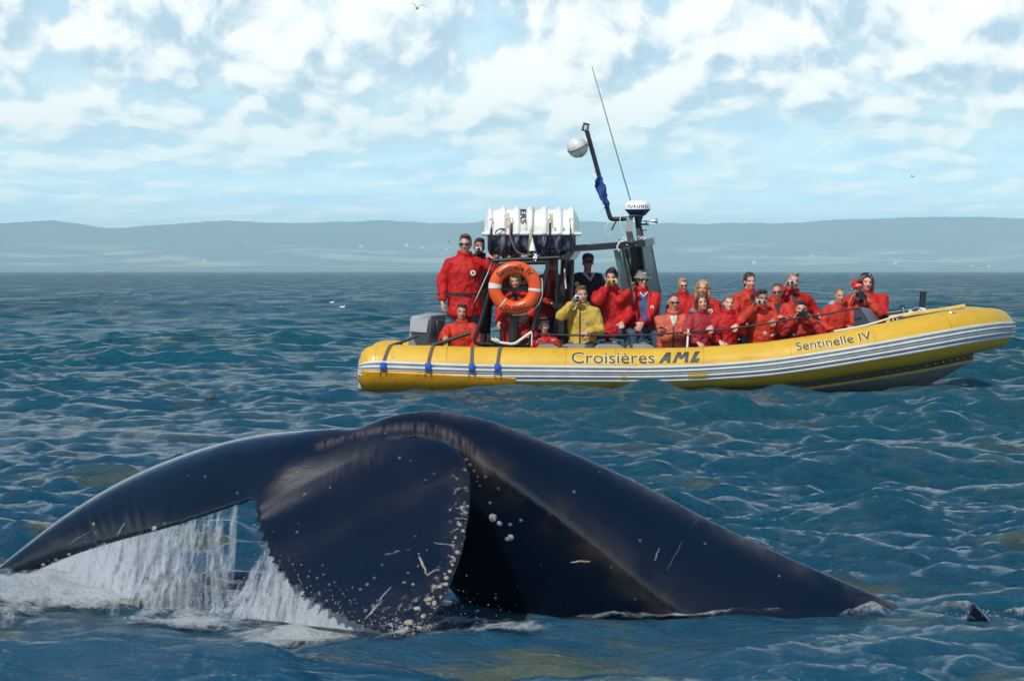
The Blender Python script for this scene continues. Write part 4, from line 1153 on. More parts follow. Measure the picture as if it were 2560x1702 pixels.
beam('arch_beam', M['black'], (1424, 622, 41.5), (1612, 609, 41.5), 0.095, 0.14); beam('arch_beam', M['black'], (1430, 620, 42.6), (1612, 607, 42.6), 0.08, 0.12)
for x in (1568, 1590): 
    mb = MB(); p = U(x, 613, 41.42); mb.lathe(p, [(0.012, 0), (0.011, 0.012), (0.003, 0.016)], Matrix.Rotation(R_(90), 3, 'X'), 10); o = mb.build('bolt', M['steel'], boat); part_parent(o)
mb = MB(); p = U(1580, 605, 41.42); mb.lathe(p, [(0.05, 0), (0.05, 0.03), (0.035, 0.06), (0.012, 0.075)], Matrix.Rotation(R_(90), 3, 'X'), 14); o = mb.build('green_lamp', M['green'], boat); part_parent(o)
# visor, screens and posts under the arch
panel('visor', M['console'], [(1611, 599, 41.45), (1633, 594, 41.6), (1636, 612, 41.6), (1613, 617, 41.45)], (0.05, 0.5, 0.02))
panel('side_screen', M['glass'], [(1534, 625, 41.5), (1551, 624, 41.55), (1573, 730, 41.75), (1552, 722, 41.6)], (0, 0.02, 0))
panel('side_screen', M['glass'], [(1606, 617, 41.5), (1630, 613, 41.75), (1653, 735, 42.0), (1625, 745, 41.7)], (0, 0.02, 0))
rod('screen_edge', M['steel'], [(1630, 613, 41.73), (1653, 735, 41.98)], 0.006)
for y in (629, 682, 724):
    mb = MB(); p = U(1628 + (y - 613) * .19, y, 41.7); mb.ell(p, (.012, .012, .014), None, 8, 5); o = mb.build('screen_stud', M['rubber'], boat); part_parent(o)
panel('screen_post', M['black'], [(1576, 615, 41.9), (1603, 615, 41.9), (1618, 760, 42.1), (1584, 760, 42.1)], (0, 0.08, 0))
panel('screen_pane', M['glass'], [(1553, 622, 42.0), (1577, 620, 42.0), (1590, 740, 42.15), (1570, 740, 42.15)], (0, 0.02, 0)); panel('screen_pane', M['glass'], [(1598, 618, 42.0), (1608, 618, 42.0), (1622, 740, 42.15), (1606, 740, 42.15)], (0, 0.02, 0))
rod('grab_pole', M['black'], [(1546, 622, 41.42), (1550, 613, 41.42), (1556, 625, 41.42), (1572, 700, 41.42), (1584, 760, 41.42)], 0.020, smooth_n=16)
rod('inner_strut', M['black'], [(1564, 622, 41.8), (1592, 740, 41.95)], 0.016)
rod('white_wire', M['rope'], [(1548, 628, 41.40), (1543, 618, 41.40), (1549, 606, 41.40), (1561, 602, 41.40)], 0.012, smooth_n=12)
# radar stand, arm, mast
panel('radar_stand', M['grey'], [(1567, 540, 41.6), (1583, 540, 41.6), (1581, 579, 41.55), (1565, 579, 41.55)], (0, 0.06, 0)); panel('radar_stand', M['black'], [(1565, 579, 41.55), (1581, 579, 41.55), (1586, 604, 41.5), (1570, 604, 41.5)], (0, 0.06, 0))
panel('radar_stand', M['black'], [(1586, 538, 41.75), (1608, 538, 41.75), (1603, 560, 41.75), (1613, 606, 41.6), (1594, 606, 41.6)], (0, 0.08, 0))
beam('stand_top', M['black'], (1571, 541, 41.7), (1608, 540, 41.7), 0.03, 0.3)
rod('mast', M['black'], [(1572, 547, 41.65), (1540, 548, 41.65), (1529, 547, 41.65), (1524, 540, 41.65), (1517, 515, 41.65), (1497, 437, 41.65), (1467, 327, 41.65)], 0.034, smooth_n=40)
mb = MB()
for q in ((1456, 314), (1472, 310)): pass
pl = U(1464, 319, 41.65); Rm = Matrix.Rotation(R_(14), 3, 'Y')
mb = MB(); mb.box(pl + Rm @ Vector((0, 0, 0.055)), (0.10, 0.09, 0.018), Rm); mb.box(pl + Rm @ Vector((0, 0, -0.05)), (0.10, 0.09, 0.018), Rm)
for s_ in (-1, 1): mb.box(pl + Rm @ Vector((s_ * 0.043, 0, 0)), (0.014, 0.09, 0.10), Rm)
ml = mb.build('mast_lamp', M['black'], boat); part_parent(ml); PINV[ml.name] = Matrix()
mb = MB(); mb.lathe(pl + Rm @ Vector((0, 0, -0.045)), [(0.03, 0), (0.034, 0.02), (0.034, 0.07), (0.028, 0.09)], Rm, 14); mb.build('lamp_lens', M['lens'], ml)
# reflector ball on the mast: two crossed discs in a pale shell
pr = U(1444, 369, 41.6); Rr = Matrix.Rotation(R_(-25), 3, 'Y') @ Matrix.Rotation(R_(12), 3, 'X')
mb = MB(); mb.ell(pr, (0.155, 0.155, 0.155), Rr, 28, 18)
shell = mat('reflector_shell', (0.52, 0.53, 0.50), 0.4, vary=(6.0, 0.15))
rr_ = mb.build('radar_reflector', shell, boat); part_parent(rr_); PINV[rr_.name] = Matrix()
mb = MB(); mb.tube([pr + Rr @ Vector((0.157 * math.cos(a), 0.157 * math.sin(a), 0)) for a in np.linspace(0, 2 * math.pi, 33)[:-1]], 0.007, 6, closed=True); mb.build('reflector_band', M['rubber'], rr_)
mb = MB(); mb.tube([pr + Rr @ Vector((0, 0.157 * math.cos(a), 0.157 * math.sin(a))) for a in np.linspace(0, -math.pi, 20)], 0.005, 6)
mb.build('reflector_rib', M['groove'], rr_)
mb = MB(); mb.tube([U(1467, 366, 41.6), U(1474, 361, 41.65)], 0.012, 6); mb.build('reflector_bracket', M['rubber'], rr_)
rod('antenna', mat('grey_whip', (0.22, 0.23, 0.23), 0.4), [(1577, 504, 41.8), (1545, 394, 41.8), (1480, 167, 41.8)], [0.012, 0.010, 0.006], seg=8)
# radar scanner
rp = U(1594, 538, 41.75)
mb = MB(); mb.lathe(rp, [(0.10, -0.01), (0.118, 0.0), (0.150, 0.035), (0.186, 0.075), (0.190, 0.085)], None, 32); rb = mb.build('radar_scanner', M['blue'], boat); part_parent(rb); PINV[rb.name] = Matrix()
rb.data.materials.clear(); rb.data.materials.append(mat('deep_blue_base', (0.006, 0.030, 0.16), 0.3))
mb = MB(); mb.lathe(rp, [(0.192, 0.084), (0.194, 0.095), (0.188, 0.13), (0.172, 0.18), (0.150, 0.205), (0.10, 0.215), (0.002, 0.218)], None, 32); mb.build('radar_dome', M['gelw'], rb)
tm = text_mesh('FURUNO', 0.07, width=1.25, bold=0.0018, spacing=1.35, maxlen=0.02)
lo, hi = bounds(tm); mb = MB(); vs = []
for x, y, _ in tm.v:
    an = ((x - lo[0]) / (hi[0] - lo[0]) - 0.5) * 1.75 - 0.03; z = 0.106 + (y / hi[1]) * 0.046; r = float(np.interp(z, [0.084, 0.095, 0.13, 0.18], [0.192, 0.194, 0.188, 0.172])) + 0.003
    vs.append(rp + Vector((r * math.sin(an), -r * math.cos(an), z)))
mb.add(vs, tm.f); mb.build('lettering', mat('navy_print', (0.006, 0.012, 0.05), 0.5), rb, False)
# horn, brackets, loose wire
hp = U(1607, 553, 41.7); mb = MB(); Rh = Matrix.Rotation(R_(90), 3, 'Y')
mb.lathe(hp, [(0.010, 0), (0.010, 0.09), (0.014, 0.13), (0.024, 0.18), (0.040, 0.215), (0.043, 0.22), (0.036, 0.218), (0.012, 0.17)], Rh, 18); hn = mb.build('horn', M['steel'], boat); part_parent(hn)
rod('horn_bracket', M['black'], [(1602, 561, 41.7), (1622, 561, 41.7)], 0.014); rod('horn_bracket', M['black'], [(1616, 552, 41.7), (1616, 562, 41.7)], 0.010); rod('bracket_stub', M['black'], [(1605, 577, 41.7), (1617, 575, 41.7)], 0.009)
rod('white_wire', M['rope'], [(1562, 532, 41.6), (1553, 540, 41.6), (1550, 560, 41.6), (1560, 585, 41.6), (1564, 592, 41.6)], 0.007, smooth_n=18)
rod('black_wire', M['rubber'], [(1540, 553, 41.6), (1534, 565, 41.6), (1529, 576, 41.6)], 0.011); rod('white_wire', M['rope'], [(1524, 556, 41.6), (1514, 568, 41.6), (1515, 584, 41.6), (1524, 586, 41.6), (1531, 570, 41.6)], 0.006, smooth_n=18)
for cx, cy in ((1556, 597), (1603, 595)):
    mb = MB(); c = U(cx, cy, 41.5); pts = [c + Vector((0.05 * math.cos(a * 1.0), 0.02 * math.sin(a * 3), 0.022 * math.sin(a * 2.0))) for a in np.linspace(0, 6.28, 28)]
    mb.tube(pts, 0.009, 6); o = mb.build('rope_coil', M['rope'], boat); part_parent(o)
# grab line and its stanchions along the near side
YL = 40.86
LINE = [(1348, 836), (1450, 838), (1560, 838), (1640, 836), (1722, 829), (1760, 827), (1826, 822), (1894, 812), (1935, 806), (2000, 794), (2061, 786), (2110, 776), (2146, 770)]
rod('grab_line', M['rubber'], [(x, y, YL) for x, y in LINE], 0.014, smooth_n=60)
rod('stanchion', M['gelw'], [(1721, 823, YL), (1718, 868, YL)], 0.016); rod('stanchion', M['black'], [(1573, 836, YL), (1577, 872, YL)], 0.012); rod('stanchion', M['rope'], [(1330, 834, YL), (1329, 864, YL)], 0.010)
rod('white_hose', M['rope'], [(1236, 849, 40.88), (1243, 854, 40.88), (1262, 858, 40.88), (1285, 859, 40.88), (1303, 848, 40.88), (1318, 837, 40.88), (1330, 830, 40.88)], 0.020, smooth_n=30)
for x in (1232, 1240): rod('hose_fitting', M['rope'], [(x - 4, 847, 40.87), (x + 8, 853, 40.87)], 0.02)
for x in (1207, 1221): rod('cleat_post', M['black'], [(x, 834, 41.0), (x, 858, 41.0)], 0.03)
# bow: console screen, mooring post, deck hardware
panel('console_side', M['consoled'], [(2135, 816, 40.95), (2174, 811, 40.95), (2149, 767, 41.0), (2136, 770, 41.0)], (0, 0.04, 0))
panel('console_front', M['console'], [(2150, 767, 41.0), (2199, 775, 41.6), (2211, 792, 41.8), (2176, 811, 40.95)], (0.03, 0.04, -0.03))
panel('console_front', M['console'], [(2199, 762, 42.2), (2216, 790, 42.2), (2211, 798, 41.7), (2196, 776, 41.6)], (0.02, 0.03, -0.02))
rod('bow_post', M['black'], [(2304, 786, 41.6), (2308, 729, 41.6)], 0.050, seg=16)
rod('anchor_shank', M['steel'], [(2260, 786, 41.2), (2256, 768, 41.2)], 0.018); rod('anchor_stock', M['rubber'], [(2249, 766, 41.2), (2262, 766, 41.2)], 0.016)
panel('bow_locker', M['rubber'], [(2213, 788, 41.1), (2250, 790, 41.1), (2300, 778, 41.4), (2298, 772, 41.7), (2215, 783, 41.7)], (0, 0, 0.02))
rod('bow_rail', M['steel'], [(2213, 783, 41.5), (2255, 777, 41.5), (2302, 769, 41.5)], 0.012)
rod('bow_rope', M['rope'], [(2085, 828, 40.5), (2120, 822, 40.52), (2160, 814, 40.54), (2200, 803, 40.56), (2240, 791, 40.7), (2285, 783, 41.0), (2303, 772, 41.5)], 0.014, smooth_n=40)
rod('rope_knot', M['rope'], [(2299, 774, 41.5), (2304, 776, 41.5), (2314, 775, 41.5)], [0.035, 0.045, 0.03], smooth_n=8); rod('rope_knot', M['rope'], [(2272, 778, 41.2), (2280, 783, 41.2)], 0.035)
rod('plank', M['wood'], [(2225, 797, 40.75), (2300, 785, 40.85), (2360, 777, 41.0), (2412, 768, 41.2)], [(0.022, 0.05)] * 30, smooth_n=30, seg=8)
lace = rod('lacing_strip', M['rubber'], [(2226, 800, 40.70), (2300, 788.5, 40.80), (2360, 780, 40.95), (2411, 772.5, 41.15)], 0.016, smooth_n=30)
PINV[lace.name] = Matrix()
for f in np.linspace(0.02, 0.98, 11):
    x = 2230 + f * 178; y = np.interp(x, [2226, 2300, 2360, 2411], [800, 788.5, 780, 772.5]); Yd = np.interp(x, [2226, 2300, 2360, 2411], [40.68, 40.78, 40.93, 41.13])
    mb = MB(); mb.ell(U(x, y, Yd - 0.012), (0.008, 0.008, 0.008), None, 8, 5); mb.build('stud', M['steel'], lace)
for px in (2233, 2243):
    mb = MB(); mb.ell(U(px, 800 - (px - 2233) * .15, 40.62), (0.018, 0.02, 0.018), None, 10, 6); o = mb.build('shackle', M['steel'], boat); part_parent(o)
mb = MB(); mb.tube([U(2375, 781, 40.72), U(2380, 784, 40.70), U(2388, 782, 40.72)], 0.012, 8); o = mb.build('tow_eye', M['steel'], boat); part_parent(o)
rod('bow_cleat', M['steel'], [(2320, 772, 41.6), (2327, 775, 41.6), (2332, 777, 41.6)], 0.012)
# row of seat pods along the near side
for x0, x1 in ((1340, 1396), (1401, 1479), (1485, 1558), (1567, 1634)):
    Yp = 41.02; a = U(x0, 857, Yp); b_ = U(x1, 857, Yp); c = (a + b_) / 2; wd = b_.x - a.x
    mb = MB(); pr_ = []
    zz = U(0, 872, Yp).z
    R4 = []
    for f in np.linspace(0, 1, 9):
        x = a.x + wd * f; h = 0.055 * (1 - abs(2 * f - 1) ** 5) + 0.005
        R4.append((x, h))
    vs = []
    for x, h in R4:
        for yy, hh in ((-0.10, -0.12), (-0.10, h * 0.75), (-0.06, h), (0.06, h), (0.10, h * 0.75), (0.10, -0.12)): vs.append((x, Yp + yy, zz + hh + 0.02))
    n = 6
    mb.add(vs, [(i * n + k, i * n + k + 1, (i + 1) * n + k + 1, (i + 1) * n + k) for i in range(8) for k in range(5)] + [tuple(range(6)), tuple(range(8 * 6 + 5, 8 * 6 - 1, -1))])
    o = mb.build('seat_pod', M['pod'], boat); part_parent(o)

# ------------------------------------------------------------------ things carried on the boat
# life raft canister
raft = empty('life_raft_canister', U(1330, 645, 41.65), 'ribbed life raft canister, white upper half over scuffed dark blue, strapped above the roll frame', 'life raft')
RC = U(1329, 585, 41.65)
def raft_half(name, m, up):
    mb = MB(); xs = np.linspace(-0.70, 0.70, 90) if up else np.linspace(-0.655, 0.655, 90); vs = []; k = 15
    for x in xs:
        e = abs(x) / (0.70 if up else 0.655)
        r = (0.355 if up else 0.335) * (1 - max(0, e - 0.84) ** 2 * 14.0)
        for rx in ((-0.62, -0.42, -0.215, -0.02, 0.19, 0.41, 0.60)):
            r += (0.042 if up else 0.05) * math.exp(-((x - rx) / 0.040) ** 4)
        for q in range(k):
            th = math.pi * q / (k - 1)
            sx = 1.0; zz = math.sin(th) ** 0.85 * (1 if up else -1)
            vs.append(RC + Vector((x + (0.00 if up else 0), -math.cos(th) * r * (1 if up else 0.94), zz * r * (1.03 if up else 0.93))))
    n = len(xs)
    fs = [(i * k + q, i * k + q + 1, (i + 1) * k + q + 1, (i + 1) * k + q) for i in range(n - 1) for q in range(k - 1)] + [tuple(range(k)), tuple(range((n - 1) * k + k - 1, (n - 1) * k - 1, -1))]
    mb.add(vs, fs); bm_ = bmesh.new(); me = mb.mesh(name); bm_.from_mesh(me); bmesh.ops.recalc_face_normals(bm_, faces=bm_.faces); bm_.to_mesh(me); bm_.free()
    me.materials.append(m); return link(name, me, raft)
top_ = raft_half('canister_lid', M['raftw'], True); raft_half('canister_base', M['navy'], False)
mb = MB(); mb.box(RC + Vector((0, 0, 0.0)), (1.475, 0.74, 0.045)); mb.build('canister_flange', M['raftw'], raft, True, 0.012)
for x in (-0.60, -0.30, 0.265, 0.575):
    mb = MB(); pts = []
    for a in np.linspace(28 if x != 0.575 else 40, -70, 16):
        r = 0.385 if a > 4 else 0.39 - (4 - a) * 0.0006; pts.append(RC + Vector((x, -math.cos(R_(a)) * r * 1.01, math.sin(R_(a)) * r)))
    mb.tube(pts, [(0.014, 0.006)] * 16, 6, xaxis=(1, 0, 0)); s_ = mb.build('lashing_strap', M['rubber'], raft); PINV[s_.name] = Matrix.Translation(-RC) if 0 else Matrix()
    mb = MB(); c = RC + Vector((x, -0.345, 0.20)); mb.tube([c + Vector((0.02 * math.sin(a), -0.01, 0.035 * math.cos(a))) for a in np.linspace(0, 6.28, 13)[:-1]], 0.006, 6, closed=True)
    o = bpy.data.objects.new('hook', mb.mesh('hook')); o.data.materials.append(M['steel']); C.objects.link(o); o.parent = s_
# middle strap right round the lid
mb = MB(); pts = [RC + Vector((-0.015 + 0.03 * math.sin(R_(a)) , -math.cos(R_(a)) * 0.392, math.sin(R_(a)) * 0.398)) for a in np.linspace(150, -55, 34)]
mb.tube(pts, [(0.022, 0.006)] * 34, 6, xaxis=(1, 0, 0)); mb.build('centre_strap', M['tan'], raft)
for px, py, w_, h_ in ((1264, 550, 20, 36), (1322, 560, 17, 28), (1378, 551, 11, 34), (1398, 572, 26, 7)):      # worn tan patches moulded on the lid
    mb = MB(); vs = []
    for a in np.linspace(0, 1, 6):
        for b2 in (0, 1):
            p = U(px - w_ / 2 + w_ * b2, py - h_ / 2 + h_ * a, 41.3); z = p.z - RC.z; r = 0.362; yv = -math.sqrt(max(0.02, r * r - (z / 1.03) ** 2)); vs.append((p.x, RC.y + yv - 0.006, p.z))
    mb.add(vs, [(2 * i, 2 * i + 1, 2 * i + 3, 2 * i + 2) for i in range(5)]); mb.build('worn_patch', M['tan'], raft, False)
tm = text_mesh('ERS', 0.20, bold=0.003, width=0.85); lo, hi = bounds(tm); mb = MB(); vs = []
for x, y, _ in tm.v:
    fx = (x - lo[0]) / (hi[0] - lo[0]); fy = y / hi[1]
    z = 0.365 - fx * 0.21; xx = -0.145 + fy * 0.085 - 0.02; yv = -math.sqrt(max(0.0004, 0.372 ** 2 - (z / 1.03) ** 2)); vs.append(RC + Vector((xx, yv - 0.012, z)))
mb.add(vs, tm.f); mb.build('lettering', M['ink'], raft, False)
mb = MB(); mb.tube([Vector(q) for q in catmull([tuple(U(*p)) for p in ((1276, 562, 41.27), (1275, 585, 41.22), (1280, 606, 41.22), (1292, 628, 41.24), (1310, 637, 41.26), (1330, 636, 41.26))], 24)], 0.011, 6)
mb.build('painter_line', mat('pinkish_line', (0.22, 0.12, 0.11), 0.7), raft)
mb = MB(); mb.tube([Vector(q) for q in catmull([tuple(U(*p)) for p in ((1238, 584, 41.24), (1243, 576, 41.24), (1254, 572, 41.24), (1263, 574, 41.26))], 12)], 0.010, 6); mb.build('lid_handle', M['rubber'], raft)
mb = MB(); mb.lathe(U(1331, 627, 41.24), [(0.052, 0), (0.045, 0.03), (0.03, 0.09), (0.012, 0.14), (0.006, 0.19)], None, 12); mb.build('release_unit', M['gelw'], raft)
for i in range(3):
    mb = MB(); c = U(1337 + i % 2 * 3, 634 + i * 7, 41.22); mb.tube([c + Vector((0.022 * math.sin(a), 0, 0.026 * math.cos(a))) for a in np.linspace(0, 6.28, 11)[:-1]], 0.008, 6, closed=True); mb.build('chain_link', M['steel'], raft)

# lifebuoy
ring = empty('lifebuoy', U(1288, 719, 40.85), 'orange lifebuoy with dark lettering hung on the black roll frame', 'lifebuoy')
LC = U(1287.5, 719, 40.84); RM, rm = 0.292, 0.094
mb = MB(); vs = []; A, B = 64, 20
for i in range(A):
    a = 2 * math.pi * i / A
    for j in range(B):
        b_ = 2 * math.pi * j / B; rr = RM + rm * math.cos(b_); vs.append(LC + Vector((rr * math.cos(a), -rm * 0.85 * math.sin(b_), rr * math.sin(a))))
mb.add(vs, [(i * B + j, i * B + (j + 1) % B, ((i + 1) % A) * B + (j + 1) % B, ((i + 1) % A) * B + j) for i in range(A) for j in range(B)])
o = mb.build('ring', M['orange'], ring)
def ring_pt(a, r, off=0.003):
    c = max(-1, min(1, (r - RM) / rm)); s_ = math.sqrt(1 - c * c)
    return LC + Vector(((RM + (rm + off) * c) * math.cos(a), -(rm * 0.85 + off) * s_, (RM + (rm + off) * c) * math.sin(a)))
def ring_text(body, a0, a1, r0, r1, flip, bold):
    tm = text_mesh(body, 0.1, bold=bold, maxlen=0.02, spacing=1.1); lo, hi = bounds(tm); mb = MB(); vs = []
    for x, y, _ in tm.v:
        a = R_(a0 + (a1 - a0) * (x - lo[0]) / (hi[0] - lo[0])); vs.append(ring_pt(a, r0 + (r1 - r0) * y / hi[1]))
    mb.add(vs, tm.f); mb.build('lettering', mat('brown_print', (0.030, 0.010, 0.006), 0.6), ring, False)
ring_text('Sentinelle IV', 145, 38, RM - 0.028, RM + 0.052, False, 0.0035)
ring_text('QUÉBEC', 241, 304, RM + 0.045, RM - 0.035, True, 0.0035)
def ring_band(a, wd, m_, name):
    mb = MB(); vs = []
    for da in (-wd, 0, wd):
        for j in range(20):
            b_ = 2 * math.pi * j / 20; aa = R_(a + da); rr = RM + (rm + 0.004) * math.cos(b_); vs.append(LC + Vector((rr * math.cos(aa), -(rm * 0.85 + 0.004) * math.sin(b_), rr * math.sin(aa))))
    mb.add(vs, [(i * 20 + j, i * 20 + (j + 1) % 20, (i + 1) * 20 + (j + 1) % 20, (i + 1) * 20 + j) for i in range(2) for j in range(20)]); mb.build(name, m_, ring)
ring_band(175, 6.5, M['refl'], 'reflective_band'); ring_band(-6, 4, M['refl'], 'reflective_band'); ring_band(231, 1.6, M['rope'], 'rope_lashing')
mb = MB(); pts = [ring_pt(R_(a), RM + rm, 0.012 + 0.02 * abs(math.sin(R_(a * 2)))) for a in np.linspace(-95, 20, 40)]
mb.tube(pts, 0.008, 6); mb.build('grab_rope', M['rope'], ring)

# tattered blue flag wound on the mast
fl = bpy.data.materials.new('faded_blue_cloth'); fl.use_nodes = True
fl = mat('faded_blue_cloth', (0.010, 0.050, 0.22), 0.8, bump=(30.0, 0.4), vary=(7.0, 0.45))
mb = MB(); A_, B_ = U(1498, 440, 41.64), U(1520, 519, 41.64); rows_ = 26; cols = 7; vs = []
for i in range(rows_):
    f = i / (rows_ - 1); c = A_.lerp(B_, f)
    wl = np.interp(f, [0, 0.12, 0.3, 0.5, 0.75, 0.92, 1], [0.02, 0.07, 0.115, 0.10, 0.085, 0.05, 0.02]); wr = np.interp(f, [0, 0.2, 0.35, 0.6, 1], [0.03, 0.035, 0.06, 0.03, 0.02])
    for j in range(cols):
        g = j / (cols - 1); x = -wl + (wl + wr) * g + (0.012 * mnoise.noise((f * 19, g * 3, 1.0)) + (0.014 * mnoise.noise((f * 40, 3, 2.0)) if j == 0 else 0))
        vs.append(c + Vector((x, -0.045 - 0.03 * math.sin(g * 5 + f * 9) - 0.02 * mnoise.noise((f * 12, g * 4, 5.0)), 0)))
mb.add(vs, [(i * cols + j, i * cols + j + 1, (i + 1) * cols + j + 1, (i + 1) * cols + j) for i in range(rows_ - 1) for j in range(cols - 1)])
nb = len(mb.v)
mb.tube([A_.lerp(B_, f) for f in np.linspace(0.03, 0.97, 12)], [0.035 + 0.012 * math.sin(i * 2.1) for i in range(12)], 10)
flag = mb.build('flag', fl, None); set_props(flag, 'small tattered blue flag wrapped round the leaning black mast', 'flag'); PINV[flag.name] = Matrix()
for (x0, y0, x1, y1) in ((1497, 437, 1487, 430), (1500, 446, 1489, 449), (1514, 508, 1505, 511), (1517, 519, 1508, 522)):
    mb = MB(); mb.tube([U(x0, y0, 41.6), U((x0 + x1) / 2 + 1, (y0 + y1) / 2 - 2, 41.58), U(x1, y1, 41.6)], [0.008, 0.010, 0.004], 6); mb.build('flag_tie', M['rubber'], flag)

# ------------------------------------------------------------------ people
def skin_mat():
    m = bpy.data.materials.new('skin'); m.use_nodes = True
    t = NT(m.node_tree); b = t.node('ShaderNodeBsdfPrincipled', i_Roughness=0.5); t.node('ShaderNodeOutputMaterial', i_Surface=b.outputs[0])
    t.put(b.inputs['Base Color'], t.node('ShaderNodeAttribute', attribute_name='tint').outputs['Color'])
    b.inputs['Specular IOR Level'].default_value = 0.35
    return m
SKIN = skin_mat()
_cloth = {}
def cloth(name, col, wr=0.8, rough=0.6, sc_=11.0):
    if name in _cloth: return _cloth[name]
    m = bpy.data.materials.new(name); m.use_nodes = True
    t = NT(m.node_tree); b = t.node('ShaderNodeBsdfPrincipled', i_Roughness=rough); t.node('ShaderNodeOutputMaterial', i_Surface=b.outputs[0])
    b.inputs['Specular IOR Level'].default_value = 0.3
    co = t.node('ShaderNodeTexCoord').outputs['Object']
    f = t.noise(co, 6.0, 4.0, 0.6); g = t.noise(t.vmath('MULTIPLY', co, (1.0, 1.0, 0.55)), sc_, 5.0, 0.6, 0.6)
    t.put(b.inputs['Base Color'], t.mix(t.ramp(f, 0.3, 0.7), tuple(c * 0.86 for c in col), tuple(min(1, c * 1.10) for c in col)))
    bn = t.node('ShaderNodeBump', i_Height=g); bn.inputs['Strength'].default_value = wr; bn.inputs['Distance'].default_value = 0.035
    t.l.new(bn.outputs[0], b.inputs['Normal'])
    _cloth[name] = m; return m
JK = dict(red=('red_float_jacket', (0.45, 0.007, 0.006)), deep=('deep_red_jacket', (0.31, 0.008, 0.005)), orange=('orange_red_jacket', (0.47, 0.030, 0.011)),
          faded=('faded_coral_jacket', (0.52, 0.095, 0.055)), rose=('worn_rose_red_jacket', (0.32, 0.020, 0.028)), yellow=('mustard_jacket', (0.47, 0.315, 0.050)), navy=('dark_navy_sweater', (0.008, 0.008, 0.013)))
JEANS = ('blue_denim', (0.040, 0.065, 0.110)); DARKTR = ('dark_trousers', (0.010, 0.010, 0.014))
HAIRC = dict(black=(0.012, 0.010, 0.009), dark=(0.028, 0.018, 0.012), brown=(0.070, 0.038, 0.020), lightbrown=(0.14, 0.085, 0.045), blond=(0.36, 0.235, 0.105), grey=(0.20, 0.18, 0.16), auburn=(0.115, 0.055, 0.025))
def hair_mat(k):
    n = 'hair_' + k
    if n in bpy.data.materials: return bpy.data.materials[n]
    m = bpy.data.materials.new(n); m.use_nodes = True
    t = NT(m.node_tree); b = t.node('ShaderNodeBsdfPrincipled', i_Roughness=0.5); t.node('ShaderNodeOutputMaterial', i_Surface=b.outputs[0])
    co = t.node('ShaderNodeTexCoord').outputs['Object']; f = t.noise(t.vmath('MULTIPLY', co, (90.0, 90.0, 14.0)), 1.0, 3.0, 0.6)
    c = HAIRC[k]; t.put(b.inputs['Base Color'], t.mix(f, tuple(x * 0.5 for x in c), tuple(x * 1.6 for x in c)))
    bn = t.node('ShaderNodeBump', i_Height=f); bn.inputs['Strength'].default_value = 0.6; bn.inputs['Distance'].default_value = 0.01; t.l.new(bn.outputs[0], b.inputs['Normal'])
    return m
GLASSM = mat('dark_lens', (0.006, 0.006, 0.007), 0.12); BLK = M['rubber']
SILV = mat('silver_camera', (0.50, 0.51, 0.52), 0.3, metal=0.5); YCAM = mat('yellow_camera', (0.62, 0.42, 0.05), 0.35); BCAM = mat('black_camera', (0.012, 0.012, 0.013), 0.35)
BADGE = mat('white_badge', (0.72, 0.70, 0.66), 0.5); INKB = M['ink']
WEBB = mat('black_webbing', (0.010, 0.010, 0.011), 0.7)

def ik(S_, W_, l1, l2, hint):
    d = W_ - S_; L = d.length; mx = (l1 + l2) * 0.995
    if L > mx: W_ = S_ + d * (mx / L); d = W_ - S_; L = mx
    L = max(L, 0.06)
    a = (l1 * l1 - l2 * l2 + L * L) / (2 * L); h = math.sqrt(max(l1 * l1 - a * a, 1e-6)); u = d.normalized()
    p = hint - u * hint.dot(u)
    if p.length < 1e-4: p = u.orthogonal()
    return S_ + u * a + p.normalized() * h, W_

def hand(mb, W_, d, n, side, s, curl):
    """palm, four separate fingers of unequal length, thumb off the side of the palm"""
    d = d.normalized(); n = (n - d * n.dot(d)).normalized(); l = d.cross(n).normalized() * side
    mb.tube([W_ - d * 0.02 * s, W_ + d * 0.03 * s, W_ + d * 0.085 * s], [(0.027 * s, 0.022 * s), (0.040 * s, 0.018 * s), (0.043 * s, 0.016 * s)], 10, xaxis=l)
    for k, (o, L) in enumerate(((-0.033, 0.062), (-0.011, 0.078), (0.011, 0.082), (0.033, 0.070))):
        p = W_ + d * 0.078 * s + l * o * s; pts = [p]; dd = d + l * o * 2.0; dd.normalize()
        for q in range(3):
            ang = curl * (0.75 + 0.1 * k * 0.5)
            dd = (dd * math.cos(ang) + n * math.sin(ang)).normalized()
            nn = n - dd * n.dot(dd); n2 = nn.normalized() if nn.length > 1e-4 else n
            p = p + dd * (L * s * (0.42, 0.32, 0.26)[q]); pts.append(p)
        mb.tube(pts, [0.0112 * s, 0.0108 * s, 0.010 * s, 0.0088 * s], 8)
    p = W_ + d * 0.03 * s + l * 0.036 * s
    q1 = p + (d * 0.6 + l * 0.75 + n * 0.25).normalized() * 0.036 * s; q2 = q1 + (d * 0.85 + l * 0.15 + n * 0.5).normalized() * 0.034 * s
    mb.tube([p - d * 0.01 * s, q1, q2], [0.0145 * s, 0.012 * s, 0.0098 * s], 8)

